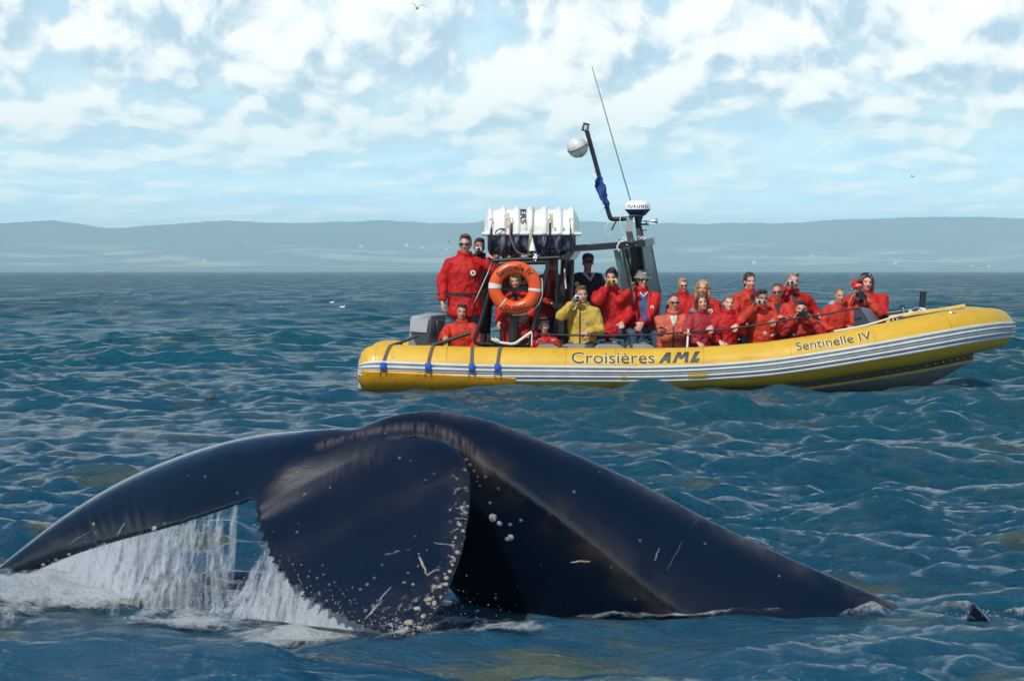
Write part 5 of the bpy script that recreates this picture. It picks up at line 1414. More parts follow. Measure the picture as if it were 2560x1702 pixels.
def person(label, head, Y, s=1.0, sit=True, yaw=0.0, hyaw=None, tilt=0.0, pitch=0.0, lean=(0, 0), jacket='red', trousers=JEANS, hair='dark', style='short', L=('lap',), R=('lap',),
           glasses=None, hat=None, tone=(0.50, 0.27, 0.185), hem=None, collar=True, opens=None, belt=None, badge=None, zipc=None, camera=None, hood=None, wide=1.0, extra=None, group='passengers on the tour boat', beard=None):
    """head: photograph pixel of the head's centre; L and R are the viewer's left and right hands"""
    rv = random.Random(int(head[0] * 7 + head[1])); tilt = tilt + rv.uniform(-6, 6); pitch = pitch + rv.uniform(-5, 5)
    if hyaw is None: hyaw = yaw + rv.uniform(-10, 10)
    yaw = yaw + rv.uniform(-14, 14)
    H = U(head[0], head[1], Y); yaw = R_(yaw); hyaw = R_(hyaw)
    Rt = Matrix.Rotation(yaw, 3, 'Z'); Rh = Matrix.Rotation(hyaw, 3, 'Z') @ Matrix.Rotation(R_(pitch), 3, 'X') @ Matrix.Rotation(R_(tilt), 3, 'Y')
    X = Rt @ Vector((1, 0, 0)); Fw = Rt @ Vector((0, -1, 0)); Zv = Vector((0, 0, 1))
    N = H + Rt @ Vector((0, 0.035, -0.165)) * s
    dwn = Vector((lean[0], lean[1], -1)).normalized()
    P = N + dwn * 0.53 * s
    base_z = min(P.z - 0.15, P.z)
    root = empty('person', (P.x, P.y, P.z - (0.35 if sit else 0.95) * s), label, 'person', group)
    part_parent(root)
    INV = Matrix.Translation(-root.location); PINV[root.name] = INV
    up = -dwn
    def T(f): return P + up * (0.53 * s * f)
    Sh = {-1: N + X * (-0.168 * s * wide) - up * 0.062 * s, 1: N + X * (0.168 * s * wide) - up * 0.062 * s}
    body = MB(); jk = MB()
    # ---- torso, neck
    tor = [(-0.10, .15, .115), (0.05, .160, .115), (0.3, .145, .105), (0.6, .160, .115), (0.82, .160, .105), (0.93, .105, .075), (1.0, .058, .058), (1.12, .055, .056)]
    body.tube([T(f) for f, _, _ in tor[:-1]] + [H + Rt @ Vector((0, 0.025, -0.06)) * s], [(a * s, b * s) for _, a, b in tor], 14, xaxis=X)
    hemv = (-0.16 if sit else -0.42) if hem is None else hem
    tj = [(hemv, .205, .165), (hemv + 0.10, .207, .168), (0.12, .198, .158), (0.35, .192, .155), (0.62, .200, .155), (0.82, .190, .132), (0.93, .132, .105), (1.0, .092, .092)]
    jk.tube([T(f) for f, _, _ in tj], [(a * s * wide, b * s * (0.5 + 0.5 * wide)) for _, a, b in tj], 18, xaxis=X)
    if collar: jk.tube([T(0.95), T(1.06) + Rt @ Vector((0, -0.005, 0)) * s, T(1.135) + Rt @ Vector((0, -0.012, 0)) * s], [(.098 * s, .095 * s), (.090 * s, .088 * s), (.096 * s, .092 * s)], 14, xaxis=X)
    # ---- arms
    info = {}
    for sd, spec in ((-1, L), (1, R)):
        S_ = Sh[sd]; k = spec[0]; hint = X * sd * 0.55 - Zv * 0.8 + Vector((0, 0.1, 0)); curl = 0.5; fd = None; pn = Vector((0, 0, -1))
        if k == 'rail':
            p = U(spec[1], spec[2], spec[3] if len(spec) > 3 else YL); back = (S_ - p); back.z *= 0.4; back = back.normalized()
            Wp = p + back * 0.075 * s + Zv * 0.03; fd = (p - Wp) + Zv * 0.0; pn = Vector((0, 0.3, -1)); curl = 0.95
        elif k == 'cam':
            p = U(spec[1], spec[2], spec[3]); Wp = p + Vector((sd * 0.045, 0.06, -0.075)) * s; fd = Vector((-sd * 0.35, -0.25, 1.0)); pn = Vector((-sd * 0.9, -0.4, 0)); curl = 0.6; hint = X * sd * 0.7 - Zv * 0.9
        elif k == 'down': Wp = S_ + (X * sd * 0.12 + Fw * 0.06 - Zv * 0.52) * s; pn = -X * sd; curl = 0.35; hint = X * sd * 0.6 + Vector((0, 0.5, 0))
        elif k == 'px': Wp = U(spec[1], spec[2], spec[3]); pn = Vector((-sd * 0.6, -0.3, -0.6)); curl = 0.6
        elif k == 'grip': Wp = U(spec[1], spec[2], spec[3]) - Zv * 0.06 * s; fd = Vector((0, -0.1, 1)); pn = Vector((-sd * 0.8, -0.8, 0)); curl = 0.95; hint = X * sd * 0.8 - Zv * 0.6
        else: Wp = P + (X * sd * 0.13 + Fw * 0.30 + Zv * 0.10) * s; fd = Fw - Zv * 0.2; curl = 0.4
        E, Wp = ik(S_, Wp, 0.29 * s, 0.265 * s, hint)
        if fd is None: fd = Wp - E
        body.tube([S_ - X * sd * 0.05 * s, S_, S_.lerp(E, .5), E, E.lerp(Wp, .4), Wp], [.055 * s, .052 * s, .045 * s, .040 * s, .038 * s, .027 * s], 10)
        hand(body, Wp, fd, pn, -sd, s, curl)
        ce = E.lerp(Wp, 0.93)
        jk.tube([S_ - X * sd * 0.07 * s + up * 0.0, S_ + X * sd * 0.012 * s - up * 0.015 * s, S_.lerp(E, .35), S_.lerp(E, .75), E, E.lerp(Wp, .25), E.lerp(Wp, .7), ce],
                [.078 * s, .080 * s, .076 * s, .070 * s, .070 * s, .066 * s, .058 * s, .052 * s], 12)
        info[sd] = (E, Wp)
    # ---- head
    def hp(x, y, z): return H + Rh @ (Vector((x, y, z)) * s)
    body.ell(hp(0, .012, .036), tuple(q * s for q in (.0755, .095, .082)), Rh, 18, 12)
    body.ell(hp(0, -.012, -.035), tuple(q * s for q in (.062, .076, .082)), Rh, 16, 12)
    body.ell(hp(0, -.055, -.090), tuple(q * s for q in (.030, .028, .024)), Rh, 10, 7)
    body.tube([hp(0, -.086, .012), hp(0, -.098, -.012), hp(0, -.108, -.030), hp(0, -.088, -.040)], [.009 * s, .012 * s, .016 * s, .012 * s], 8)
    body.ell(hp(0, -.082, .024), tuple(q * s for q in (.050, .012, .010)), Rh, 10, 6)
    for sd in (-1, 1):
        body.ell(hp(sd * .078, .018, -.006), tuple(q * s for q in (.012, .020, .032)), Rh, 8, 6); body.ell(hp(sd * .036, -.068, -.028), tuple(q * s for q in (.022, .018, .020)), Rh, 8, 6)
    body.ell(hp(0, -.083, -.062), tuple(q * s for q in (.024, .010, .009)), Rh, 8, 6)
    # ---- legs
    tr = MB()
    for sd in (-1, 1):
        hipp = P + X * sd * 0.095 * s - Zv * 0.02
        if sit:
            kn = hipp + (Fw * 0.36 + X * sd * 0.09 - Zv * 0.05) * s; an = kn + (Fw * -0.02 - Zv * 0.40) * s
            if opens == 'knees': kn = hipp + (Fw * 0.30 + X * sd * 0.20 - Zv * 0.02) * s; an = kn + (-X * sd * 0.03 - Zv * 0.42) * s
        else: kn = hipp + (Fw * 0.03 - Zv * 0.42) * s; an = kn + (Fw * -0.02 - Zv * 0.42) * s
        body.tube([hipp + Zv * .06, hipp, hipp.lerp(kn, .5), kn, kn.lerp(an, .4), an], [.075 * s, .078 * s, .068 * s, .052 * s, .050 * s, .036 * s], 10)
        body.ell(an + (Fw * 0.07 - Zv * 0.03) * s, tuple(q * s for q in (.040, .115, .035)), Rt, 10, 6)
        tr.tube([hipp + Zv * .10 * s, hipp, hipp.lerp(kn, .5), kn, kn.lerp(an, .4), an + Zv * .02], [.10 * s, .102 * s, .09 * s, .076 * s, .07 * s, .062 * s], 12)
        sh = MB(); sh.ell(an + (Fw * 0.075 - Zv * 0.035) * s, tuple(q * s for q in (.050, .135, .045)), Rt, 12, 8); sh.build('shoe', BLK, root)
    tr.tube([P - Zv * .06 * s, P + Zv * .10 * s, P + up * .16 * s], [(.17 * s, .125 * s), (.175 * s, .13 * s), (.165 * s, .12 * s)], 14, xaxis=X)
    me = remeshed(tr, 0.028, 2, 'trousers'); me.materials.append(cloth(*trousers)); link('trousers', me, root, True, 0, 0)
    # ---- body mesh with skin colours
    me = remeshed(body, 0.0128 * max(s, .85), 1, 'body', 0.35); co = vco(me)
    RhI = np.array(Rh.transposed()); q = ((co - np.array(H)) @ RhI.T) / s
    face = (np.abs(q[:, 0]) < .10) & (q[:, 1] < 0.0) & (q[:, 2] > -.13) & (q[:, 2] < .13)
    # eye sockets and mouth line pressed in
    for sd in (-1, 1):
        k = np.exp(-(((q[:, 0] - sd * .031) / .017) ** 2 + ((q[:, 2] - .003) / .011) ** 2)) * face
        co += (np.array(Rh @ Vector((0, 1, 0))) * 0.009 * s)[None, :] * k[:, None]
    k = np.exp(-((q[:, 0] / .024) ** 2 + ((q[:, 2] + .0625) / .004) ** 2)) * face
    co += (np.array(Rh @ Vector((0, 1, 0))) * 0.004 * s)[None, :] * k[:, None]
    vset(me, co)
    rs = random.Random(int(head[0] * 3 + head[1]))
    base = np.array(tone) * rs.uniform(0.9, 1.08); colr = np.tile(base, (len(co), 1))
    nz = np.array([mnoise.noise((c[0] * 25, c[1] * 25, c[2] * 25)) for c in co.tolist()]); colr *= (1 + 0.07 * nz)[:, None]
    def paint(mask, c): 
        m_ = np.clip(mask, 0, 1)[:, None]; colr[:] = colr * (1 - m_) + np.array(c) * m_
    hc = np.array(HAIRC[hair])
    for sd in (-1, 1):
        paint(0.65 * face * (((q[:, 0] - sd * .033) / .021) ** 2 + ((q[:, 2] - .021) / .006) ** 2 < 1), hc)
        paint(0.9 * face * (((q[:, 0] - sd * .031) / .015) ** 2 + ((q[:, 2] - .002) / .006) ** 2 < 1), (0.10, 0.075, 0.065))
        paint(0.30 * face * np.exp(-(((q[:, 0] - sd * .042) / .02) ** 2 + ((q[:, 2] + .028) / .018) ** 2)), (0.55, 0.16, 0.12))
    paint(0.6 * face * ((q[:, 0] / .024) ** 2 + ((q[:, 2] + .062) / .0085) ** 2 < 1), (0.38, 0.11, 0.09))
    if beard: paint(0.45 * face * (q[:, 2] < -.045) * ((q[:, 0] / .026) ** 2 + ((q[:, 2] + .062) / .010) ** 2 > 1), HAIRC[beard])
    if extra == 'smile': paint(0.9 * face * ((q[:, 0] / .020) ** 2 + ((q[:, 2] + .060) / .006) ** 2 < 1), (0.75, 0.70, 0.66))
    if extra == 'laugh': paint(0.95 * face * ((q[:, 0] / .024) ** 2 + ((q[:, 2] + .064) / .012) ** 2 < 1), (0.16, 0.035, 0.03)); paint(0.95 * face * ((q[:, 0] / .020) ** 2 + ((q[:, 2] + .058) / .005) ** 2 < 1), (0.75, 0.70, 0.66))
    vcol(me, 'tint', np.hstack([colr, np.ones((len(co), 1))])); me.materials.append(SKIN); link('body', me, root, True, 0, 0)
    # ---- jacket
    if hood:
        jk.ell(N + Rt @ Vector((0, 0.09, -0.01)) * s, tuple(q_ * s for q_ in (.125, .085, .075)), Rt, 14, 8)
    me = remeshed(jk, 0.0175 * max(s, .85), 2, 'jacket'); co = vco(me); nr = vnor(me); sd_ = head[0] * 0.013
    dsp = np.array([mnoise.fractal((c[0] * 6 + sd_, c[1] * 6, c[2] * 4.2), 0.9, 2.1, 3) * 0.020 + (0.5 - abs(mnoise.noise((c[0] * 11 + c[2] * 6, c[1] * 9 + sd_, c[2] * 15 - c[0] * 5)))) * 0.017 for c in co.tolist()])
    co = co + nr * (dsp * s)[:, None]; vset(me, co)
    me.materials.append(cloth(*JK[jacket])); jo = link('jacket', me, root, True, 0, 0)
    bv = BVHTree.FromPolygons([tuple(c) for c in co.tolist()], [tuple(p.vertices) for p in me.polygons])
    def front(x, z, off=0.004, dirv=None):
        """point on the jacket's front at offsets (x across, z above the pelvis along the trunk)"""
        o_ = T(z) + X * x * s + Fw * 0.8; hit_ = bv.ray_cast(o_, -Fw)
        return (hit_[0] + Fw * off, hit_[1]) if hit_[0] is not None else (T(z) + X * x * s + Fw * 0.16 * s, Fw)
    def strip_on(name, pts, w_, m_, vertical=True):
        b2 = MB(); vs = []
        for (x, z) in pts:
            for e in (-1, 1):
                p, _ = front(x + (e * w_ if vertical else 0), z + (0 if vertical else e * w_ / 0.53), 0.006); vs.append(p)
        b2.add(vs, [(2 * i, 2 * i + 1, 2 * i + 3, 2 * i + 2) for i in range(len(pts) - 1)]); return b2.build(name, m_, root, True, 0, 0)
    if zipc: strip_on('zip', [(0.0, f) for f in np.linspace(hemv + .05, 0.98, 26)], 0.010, zipc)
    if opens == 'shirt':
        mS = cloth('blue_shirt', (0.030, 0.060, 0.16)); b2 = MB(); vs = []; zs = np.linspace(hemv + .02, 0.97, 16)
        for z in zs:
            wv = float(np.interp(z, [hemv, 0.4, 0.8, 0.97], [.055, .062, .06, .05]))
            for e in np.linspace(-1, 1, 5): vs.append(front(0.01 + wv * e, z, 0.006)[0])
        b2.add(vs, [(5 * i + k_, 5 * i + k_ + 1, 5 * i + 6 + k_, 5 * i + 5 + k_) for i in range(15) for k_ in range(4)]); b2.build('shirt', mS, root, True, 0, 0)
        for e in (-1, 1):
            b2 = MB(); b2.tube([front(0.01 + e * .068, z, 0.004)[0] for z in np.linspace(hemv + .05, 0.96, 14)], [(.020 * s, .010 * s)] * 14, 8, xaxis=X); b2.build('lapel', cloth(*JK[jacket]), root)
        b2 = MB(); b2.tube([front(0.01 + x, z, .010)[0] for x, z in ((-.05, .99), (-.02, .93), (0.0, .88), (.02, .93), (.05, .99))], .012 * s, 6); b2.build('shirt_collar', cloth('pale_tee', (0.55, 0.55, 0.52)), root)
    if opens == 'vneck':
        b2 = MB(); b2.tube([front(x, z, .006)[0] for x, z in ((-.075, 1.0), (-.045, .92), (0.0, .80), (.045, .92), (.075, 1.0))], .022 * s, 8); b2.build('shirt_collar', cloth('light_grey_collar', (0.42, 0.43, 0.45)), root)
    if opens == 'tee':
        b2 = MB(); vs = []
        for z in np.linspace(0.72, 0.98, 8):
            wv = float(np.interp(z, [.72, .98], [.006, .05]))
            for e in (-1, 0, 1): vs.append(front(wv * e, z, 0.006)[0])
        b2.add(vs, [(3 * i + k_, 3 * i + k_ + 1, 3 * i + 4 + k_, 3 * i + 3 + k_) for i in range(7) for k_ in range(2)]); b2.build('shirt', cloth('white_tee', (0.62, 0.62, 0.60)), root, True, 0, 0)
    if opens == 'dark':
        b2 = MB(); vs = []
        for z in np.linspace(0.68, 1.0, 8):
            wv = float(np.interp(z, [.68, 1.0], [.005, .055]))
            for e in (-1, 0, 1): vs.append(front(wv * e, z, 0.006)[0])
        b2.add(vs, [(3 * i + k_, 3 * i + k_ + 1, 3 * i + 4 + k_, 3 * i + 3 + k_) for i in range(7) for k_ in range(2)]); b2.build('shirt', cloth('charcoal_shirt', (0.02, 0.02, 0.024)), root, True, 0, 0)
    if belt is not None:
        b2 = MB(); pts = []; c0 = T(belt)
        for a in np.linspace(0, 2 * math.pi, 41)[:-1]:
            dv = X * math.cos(a) + Fw * math.sin(a); h_ = bv.ray_cast(c0 + dv * 0.9, -dv); pts.append((h_[0] if h_[0] is not None and (h_[0] - c0).length < .42 * s else c0 + dv * .21 * s) + dv * 0.006)
        b2.tube(pts, [(.006 * s, .022 * s)] * len(pts), 8, xaxis=None, closed=True)
        vs = []; b2 = MB()
        for p in pts:
            for e in (-.020, .020): vs.append(p + up * e * s)
        n_ = len(pts); b2.add(vs, [(2 * i, 2 * ((i + 1) % n_), 2 * ((i + 1) % n_) + 1, 2 * i + 1) for i in range(n_)]); bo = b2.build('belt', WEBB, root, True, 0, 0); PINV[bo.name] = Matrix()
        b2 = MB(); p, _ = front(0.02, belt, .014); b2.box(p, (.075 * s, .014, .040 * s), Rt); bb = b2.build('buckle', WEBB, root, True, 0.004)
    if badge:
        for (bx, bz, br, m1, m2) in badge:
            p, nn = front(bx, bz, .008); Rq = Fw.to_track_quat('Z', 'Y').to_matrix()
            b2 = MB(); b2.lathe(p, [(br * s, -.006), (br * s, .003)], Rq, 14); o_ = b2.build('badge', m1, root, True, 0, 30)
            if m2: b2 = MB(); b2.lathe(p + Fw * .004, [(br * .42 * s, -.002), (br * .42 * s, .003)], Rq, 8); b2.build('badge_mark', m2, root, True, 0, 30)
    if hood and hood != 'self':
        b2 = MB(); b2.ell(N + X * (-.05 * s) + Rt @ Vector((0, .055, .035)) * s, tuple(q_ * s for q_ in (.120, .085, .062)), Rt, 14, 8)
        b2.v = [tuple(Vector(v) + Vector((0, 0, 1)) * .012 * mnoise.noise((v[0] * 18, v[1] * 18, v[2] * 18))) for v in b2.v]; b2.build('hood', cloth(*hood), root)
    # ---- hair
    if style != 'none':
        hm = MB()
        if style in ('short', 'tall', 'buzz'):
            g = dict(short=1.0, tall=1.06, buzz=0.96)[style]
            hm.ell(hp(0, .024, .052), tuple(q_ * s * g for q_ in (.080, .098, .086)), Rh, 18, 12)
            if style != 'buzz': hm.ell(hp(0, .042, .010), tuple(q_ * s for q_ in (.082, .080, .085)), Rh, 16, 10); hm.ell(hp(.012, -.045, .106), tuple(q_ * s for q_ in (.052, .040, .028 if style == 'short' else .042)), Rh, 12, 8)
        elif style in ('long', 'bob', 'tied'):
            hm.ell(hp(0, .026, .050), tuple(q_ * s for q_ in (.084, .101, .088)), Rh, 18, 12); hm.ell(hp(0, .045, .0), tuple(q_ * s for q_ in (.086, .078, .10)), Rh, 16, 10)
            for sd in (-1, 1):
                if style == 'tied': continue
                ln = -.20 if style == 'long' else -.115
                hm.tube([hp(sd * .045, -.050, .095), hp(sd * .075, -.020, .055), hp(sd * .090, .010, 0), hp(sd * .094, .022, -.06), hp(sd * .088, .02, ln)], [.024 * s, .030 * s, .032 * s, .032 * s, .018 * s], 10)
        elif style == 'curly':
            for a in range(34):
                th = rs.uniform(0, 6.28); ph = rs.uniform(0, 1.9); x, y, z = .088 * math.sin(ph) * math.cos(th), .10 * math.sin(ph) * math.sin(th) + .02, .105 * math.cos(ph) + .03
                if y < -.03 and z < .07: continue
                hm.ell(hp(x, y, z), (.032 * s,) * 3, None, 8, 6)
        if hm.v:
            me = remeshed(hm, 0.011, 1, 'hair'); co = vco(me); nr = vnor(me)
            co = co + nr * (np.array([mnoise.noise((c[0] * 42, c[1] * 42, c[2] * 22)) * 0.008 for c in co.tolist()]) * s)[:, None]
            vset(me, co); me.materials.append(hair_mat(hair)); link('hair', me, root, True, 0, 0)
    # ---- eyewear, hats
    if glasses:
        gm = MB(); zz = .003 if glasses != 'up' else .098; yy = -.098 if glasses != 'up' else -.070
        wd = .027 if glasses != 'wrap' else .031; hg = .016 if glasses != 'wrap' else .013
        for sd in (-1, 1):
            gm.ell(hp(sd * .034, yy, zz), tuple(q_ * s for q_ in (wd, .009, hg)), Rh, 12, 7); gm.tube([hp(sd * .058, yy + .008, zz + .004), hp(sd * .080, yy + .05, zz + .004), hp(sd * .082, yy + .11, zz)], .004 * s, 6)
        gm.tube([hp(-.012, yy - .004, zz + .005), hp(.012, yy - .004, zz + .005)], .004 * s, 6)
        gm.build('sunglasses', GLASSM, root)
    if hat:
        kind, hcol = hat[0], hat[1]; hmt = cloth(hcol[0], hcol[1], 0.25); hm = MB()
        if kind in ('cap', 'capback'):
            hm.lathe(hp(0, .018, .046), [(q_[0] * s, q_[1] * s) for q_ in ((.088, -.006), (.091, .02), (.085, .055), (.062, .083), (.025, .096), (.002, .098))], Rh, 20)
            if kind == 'cap':
                vs = []; n_ = 13
                for i in range(n_):
                    a = math.pi * (i / (n_ - 1)); 
                    for r_, z_ in ((.085, .048), (.155, .036)):
                        vs.append(hp(math.cos(a) * .086, -.0 - math.sin(a) * (r_ if r_ > .1 else .07), z_ - .010 * abs(math.cos(a))))
                m0 = len(vs); vs += [v + Rh @ Vector((0, 0, -.007)) * s for v in vs]
                fs = []
                for i in range(n_ - 1): fs += [(2 * i, 2 * i + 1, 2 * i + 3, 2 * i + 2), (m0 + 2 * i, m0 + 2 * i + 2, m0 + 2 * i + 3, m0 + 2 * i + 1), (2 * i + 1, m0 + 2 * i + 1, m0 + 2 * i + 3, 2 * i + 3)]
                hm.add(vs, fs)
            ho = hm.build('cap', hmt, root); PINV[ho.name] = Matrix()
            if len(hat) > 2:
                b2 = MB(); b2.box(hp(*hat[2]), tuple(q_ * s for q_ in hat[3]), Rh); b2.build('cap_badge', BADGE, root, True, 0.002)
        elif kind == 'bucket':
            hm.lathe(hp(0, .012, .045), [(q_[0] * s, q_[1] * s) for q_ in ((.118, -.022), (.124, -.020), (.094, .018), (.088, .06), (.076, .083), (.03, .092), (.002, .093))], Rh, 24); hm.build('hat', hmt, root)
            b2 = MB(); b2.box(hp(.012, -.078, .092), tuple(q_ * s for q_ in (.045, .012, .020)), Rh); b2.build('hat_badge', BADGE, root, True, 0.002)
        elif kind == 'beanie':
            prof = [(.084, -.004), (.090, .006), (.091, .022), (.089, .042), (.083, .062), (.070, .082), (.045, .098), (.002, .105)]
            cols_ = [cloth('beanie_black', (.012, .012, .013)), cloth('beanie_grey', (.30, .30, .29)), cloth('beanie_grey', (.30, .30, .29)), cloth('beanie_black', (.012, .012, .013)), cloth('beanie_black', (.012, .012, .013)), cloth('beanie_white', (.66, .66, .64)), cloth('beanie_white', (.66, .66, .64))]
            ho = empty('knit_hat', hp(0, .012, .046)); ho.parent = root; ho.matrix_parent_inverse = INV; PINV[ho.name] = Matrix.Translation(-hp(0, .012, .046))
            for i in range(7):
                b2 = MB(); b2.lathe(hp(0, .012, .058), [(prof[i][0] * s, prof[i][1] * s), ((prof[i][0] + .004) * s, prof[i][1] * s + .002), ((prof[i + 1][0] + .003) * s, prof[i + 1][1] * s)], Rh, 22); b2.build('stripe', cols_[i], ho)
    if camera:
        kind, cx, cy, cY = camera[:4]; c = U(cx, cy, cY); lab = camera[4]
        co_ = empty('camera', c, lab, 'camera', 'cameras held by passengers')
        b2 = MB()
        if kind in ('silver', 'yellow'):
            m1 = SILV if kind == 'silver' else YCAM
            b2.box(c, (.100, .032, .064)); b2.box(c + Vector((.018, 0, .036)), (.03, .02, .012)); b2.build('camera_body', m1, co_, True, 0.006)
            b2 = MB(); b2.lathe(c + Vector((-.005, -.014, -.002)), [(.024, 0), (.024, .018), (.019, .03), (.012, .03)], Matrix.Rotation(R_(90), 3, 'X'), 14); b2.build('lens', BCAM, co_)
            b2 = MB(); b2.box(c + Vector((.034, -.017, .022)), (.020, .006, .012)); b2.build('flash', BADGE, co_, True, 0.002)
        else:
            b2.box(c, (.135, .06, .085)); b2.box(c + Vector((0, 0, .052)), (.05, .055, .032), None, 0, .7); b2.box(c + Vector((-.055, -.02, 0)), (.03, .05, .08)); b2.build('camera_body', BCAM, co_, True, 0.010)
            Rl = Matrix.Rotation(R_(90), 3, 'X') if kind == 'slr' else Matrix.Rotation(R_(38), 3, 'X') @ Matrix.Rotation(R_(90), 3, 'X')
            ln = .075 if kind == 'slr' else .16
            b2 = MB(); b2.lathe(c + Vector((0, -.025, -.002)), [(.036, 0), (.038, ln * .4), (.036, ln * .5), (.040, ln), (.032, ln), (.028, ln - .012)], Rl, 18); lo_ = b2.build('lens', BCAM, co_)
            b2 = MB(); b2.lathe(c + Vector((0, -.025, -.002)) + Rl @ Vector((0, 0, ln - .012)), [(.030, 0), (.026, .004), (.01, .006)], Rl, 16); b2.build('front_glass', GLASSM, co_)
    # seat beneath a seated person
    if sit and P.z > 0.35:
        b2 = MB(); zt = P.z - 0.14 * s; c = Vector((P.x, P.y + 0.04, zt)); dz = tube_frame(int(i_of_x(head[0])))[0].z - 0.10
        if zt - dz > 0.06:
            b2.tube([Vector((c.x, c.y, dz)), Vector((c.x, c.y, (dz + zt) / 2)), Vector((c.x, c.y, zt - .02)), Vector((c.x, c.y, zt))], [(.13, .16), (.13, .17), (.17, .22), (.155, .205)], 14, xaxis=(1, 0, 0)); b2.build('jockey_seat', M['pod'], boat)
    return root
PINV[boat.name] = Matrix.Translation(-boat.location)
BW, BB = (BADGE, INKB), None
bw = lambda x, z, r=.034: (x, z, r, BADGE, INKB)
YR = 41.15
person('man standing at the stern in a belted red jacket and sunglasses, hand on frame', (1163, 611), 41.45, 1.15, sit=False, hair='brown', style='short', L=('down',), R=('rail', 1238, 643, 41.5), glasses='sun', belt=0.10, badge=[bw(.075, .62, .036)], wide=1.10, trousers=JEANS, hem=-0.44, tone=(0.50, 0.28, 0.21))
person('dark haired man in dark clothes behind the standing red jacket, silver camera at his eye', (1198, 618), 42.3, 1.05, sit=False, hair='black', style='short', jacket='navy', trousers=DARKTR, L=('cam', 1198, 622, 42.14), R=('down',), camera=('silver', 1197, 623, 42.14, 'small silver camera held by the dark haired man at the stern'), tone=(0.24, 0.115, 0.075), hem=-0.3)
person('person seated at the stern in an orange red jacket, gripping the black stern rail', (1154, 781), 41.30, 1.0, jacket='orange', hair='dark', style='short', L=('rail', 1112, 850, 40.86), R=('lap',), wide=1.08, tone=(0.46, 0.22, 0.15), lean=(0.0, 0.05))
person('fair haired woman in a red jacket seen through the upper hole of the lifebuoy', (1288, 704), 41.75, 1.0, hair='blond', style='tied', jacket='red', L=('px', 1237, 845, 41.2), R=('lap',), tilt=-8, opens='dark', extra='smile', tone=(0.56, 0.30, 0.21), sit=False)
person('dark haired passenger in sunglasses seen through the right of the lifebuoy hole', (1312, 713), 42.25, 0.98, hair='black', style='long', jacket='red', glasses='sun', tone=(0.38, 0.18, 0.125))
person('dark haired passenger whose forehead just shows above the top of the lifebuoy', (1277, 656), 42.45, 1.0, hair='dark', style='curly', jacket='deep', tone=(0.50, 0.27, 0.185), sit=False)
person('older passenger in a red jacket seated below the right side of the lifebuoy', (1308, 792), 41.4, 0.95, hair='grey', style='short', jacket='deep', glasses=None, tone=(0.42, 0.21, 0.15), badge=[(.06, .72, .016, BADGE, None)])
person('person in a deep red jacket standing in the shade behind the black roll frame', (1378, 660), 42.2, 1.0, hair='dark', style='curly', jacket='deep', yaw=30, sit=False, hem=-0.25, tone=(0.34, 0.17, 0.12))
person('small child in a striped knit hat leaning on the near tube', (1360, 817), 41.12, 0.86, hair='dark', style='short', jacket='red', hat=('beanie', ('beanie_grey', (.2, .2, .2))), L=('px', 1343, 856, 40.95), R=('px', 1392, 858, 40.95), hyaw=0, pitch=-6, badge=[(.055, .62, .042, WEBB, M['strap'])], tone=(0.58, 0.32, 0.23))
person('skipper in a black cap and dark sweater with grey collar, seated high at the helm', (1470, 656), 42.25, 1.0, hair='black', style='short', jacket='navy', trousers=DARKTR, glasses='sun', hat=('cap', ('black_cap', (.010, .010, .012)), (0, -.066, .098), (.030, .010, .030)), opens='vneck', tone=(0.40, 0.17, 0.12), badge=[(-.205, .70, .036, M['wood'], None)], yaw=8, lean=(0.06, 0.0), collar=False, group='crew of the tour boat')
person('man in a mustard yellow jacket holding a white compact camera to his eye', (1454, 738), 41.2, 1.06, hair='auburn', style='short', jacket='yellow', zipc=WEBB, belt=0.02, L=('cam', 1440, 743, 41.02), R=('rail', 1461, 839, YL), camera=('silver', 1445, 744, 41.02, 'white compact camera held by the man in the yellow jacket'), yaw=-4, hyaw=12, badge=[(.09, .60, .020, M['groove'], None)], tone=(0.50, 0.26, 0.18))
person('dark haired man in a red jacket and jeans raising a small yellow camera', (1529, 696), 41.65, 1.12, hair='black', style='tall', jacket='red', L=('cam', 1524, 704, 41.46), R=('lap',), camera=('yellow', 1535, 703, 41.45, 'small yellow camera held by the dark haired man in red'), badge=[bw(.105, .70, .026)], opens='knees', wide=1.05, zipc=cloth(*JK['deep']), tone=(0.54, 0.29, 0.21), lean=(-.03, 0))
person('smiling man in a grey bucket hat, red jacket open over a blue shirt', (1607, 699), 41.75, 1.12, hair='brown', style='short', jacket='red', opens='shirt', hat=('bucket', ('grey_felt', (.20, .20, .17))), glasses='sun', L=('grip', 1577, 716, 41.5), R=('px', 1600, 820, 41.30), badge=[bw(.12, .62, .026)], extra='smile', wide=1.1, tone=(0.58, 0.29, 0.22))
person('man in a faded coral jacket and sunglasses leaning on crossed forearms', (1684, 757), 41.15, 1.08, hair='brown', style='buzz', jacket='faded', opens='tee', L=('px', 1702, 834, 40.92), R=('px', 1664, 822, 40.98), glasses='wrap', wide=1.14, tone=(0.50, 0.235, 0.165), zipc=cloth('dark_zip', (0.06, 0.012, 0.012)), lean=(0, .12))
person('blond boy in sunglasses and a red jacket seated behind the others', (1708, 714), 42.2, 0.86, hair='blond', style='short', jacket='red', glasses='wrap', tone=(0.60, 0.34, 0.25), hyaw=6)
person('blond woman in a red jacket with a round white badge, behind the grey hood', (1757, 722), 41.75, 1.02, hair='blond', style='long', jacket='red', badge=[bw(.115, .70, .034)], tone=(0.56, 0.29, 0.21), wide=1.12, lean=(.07, 0))
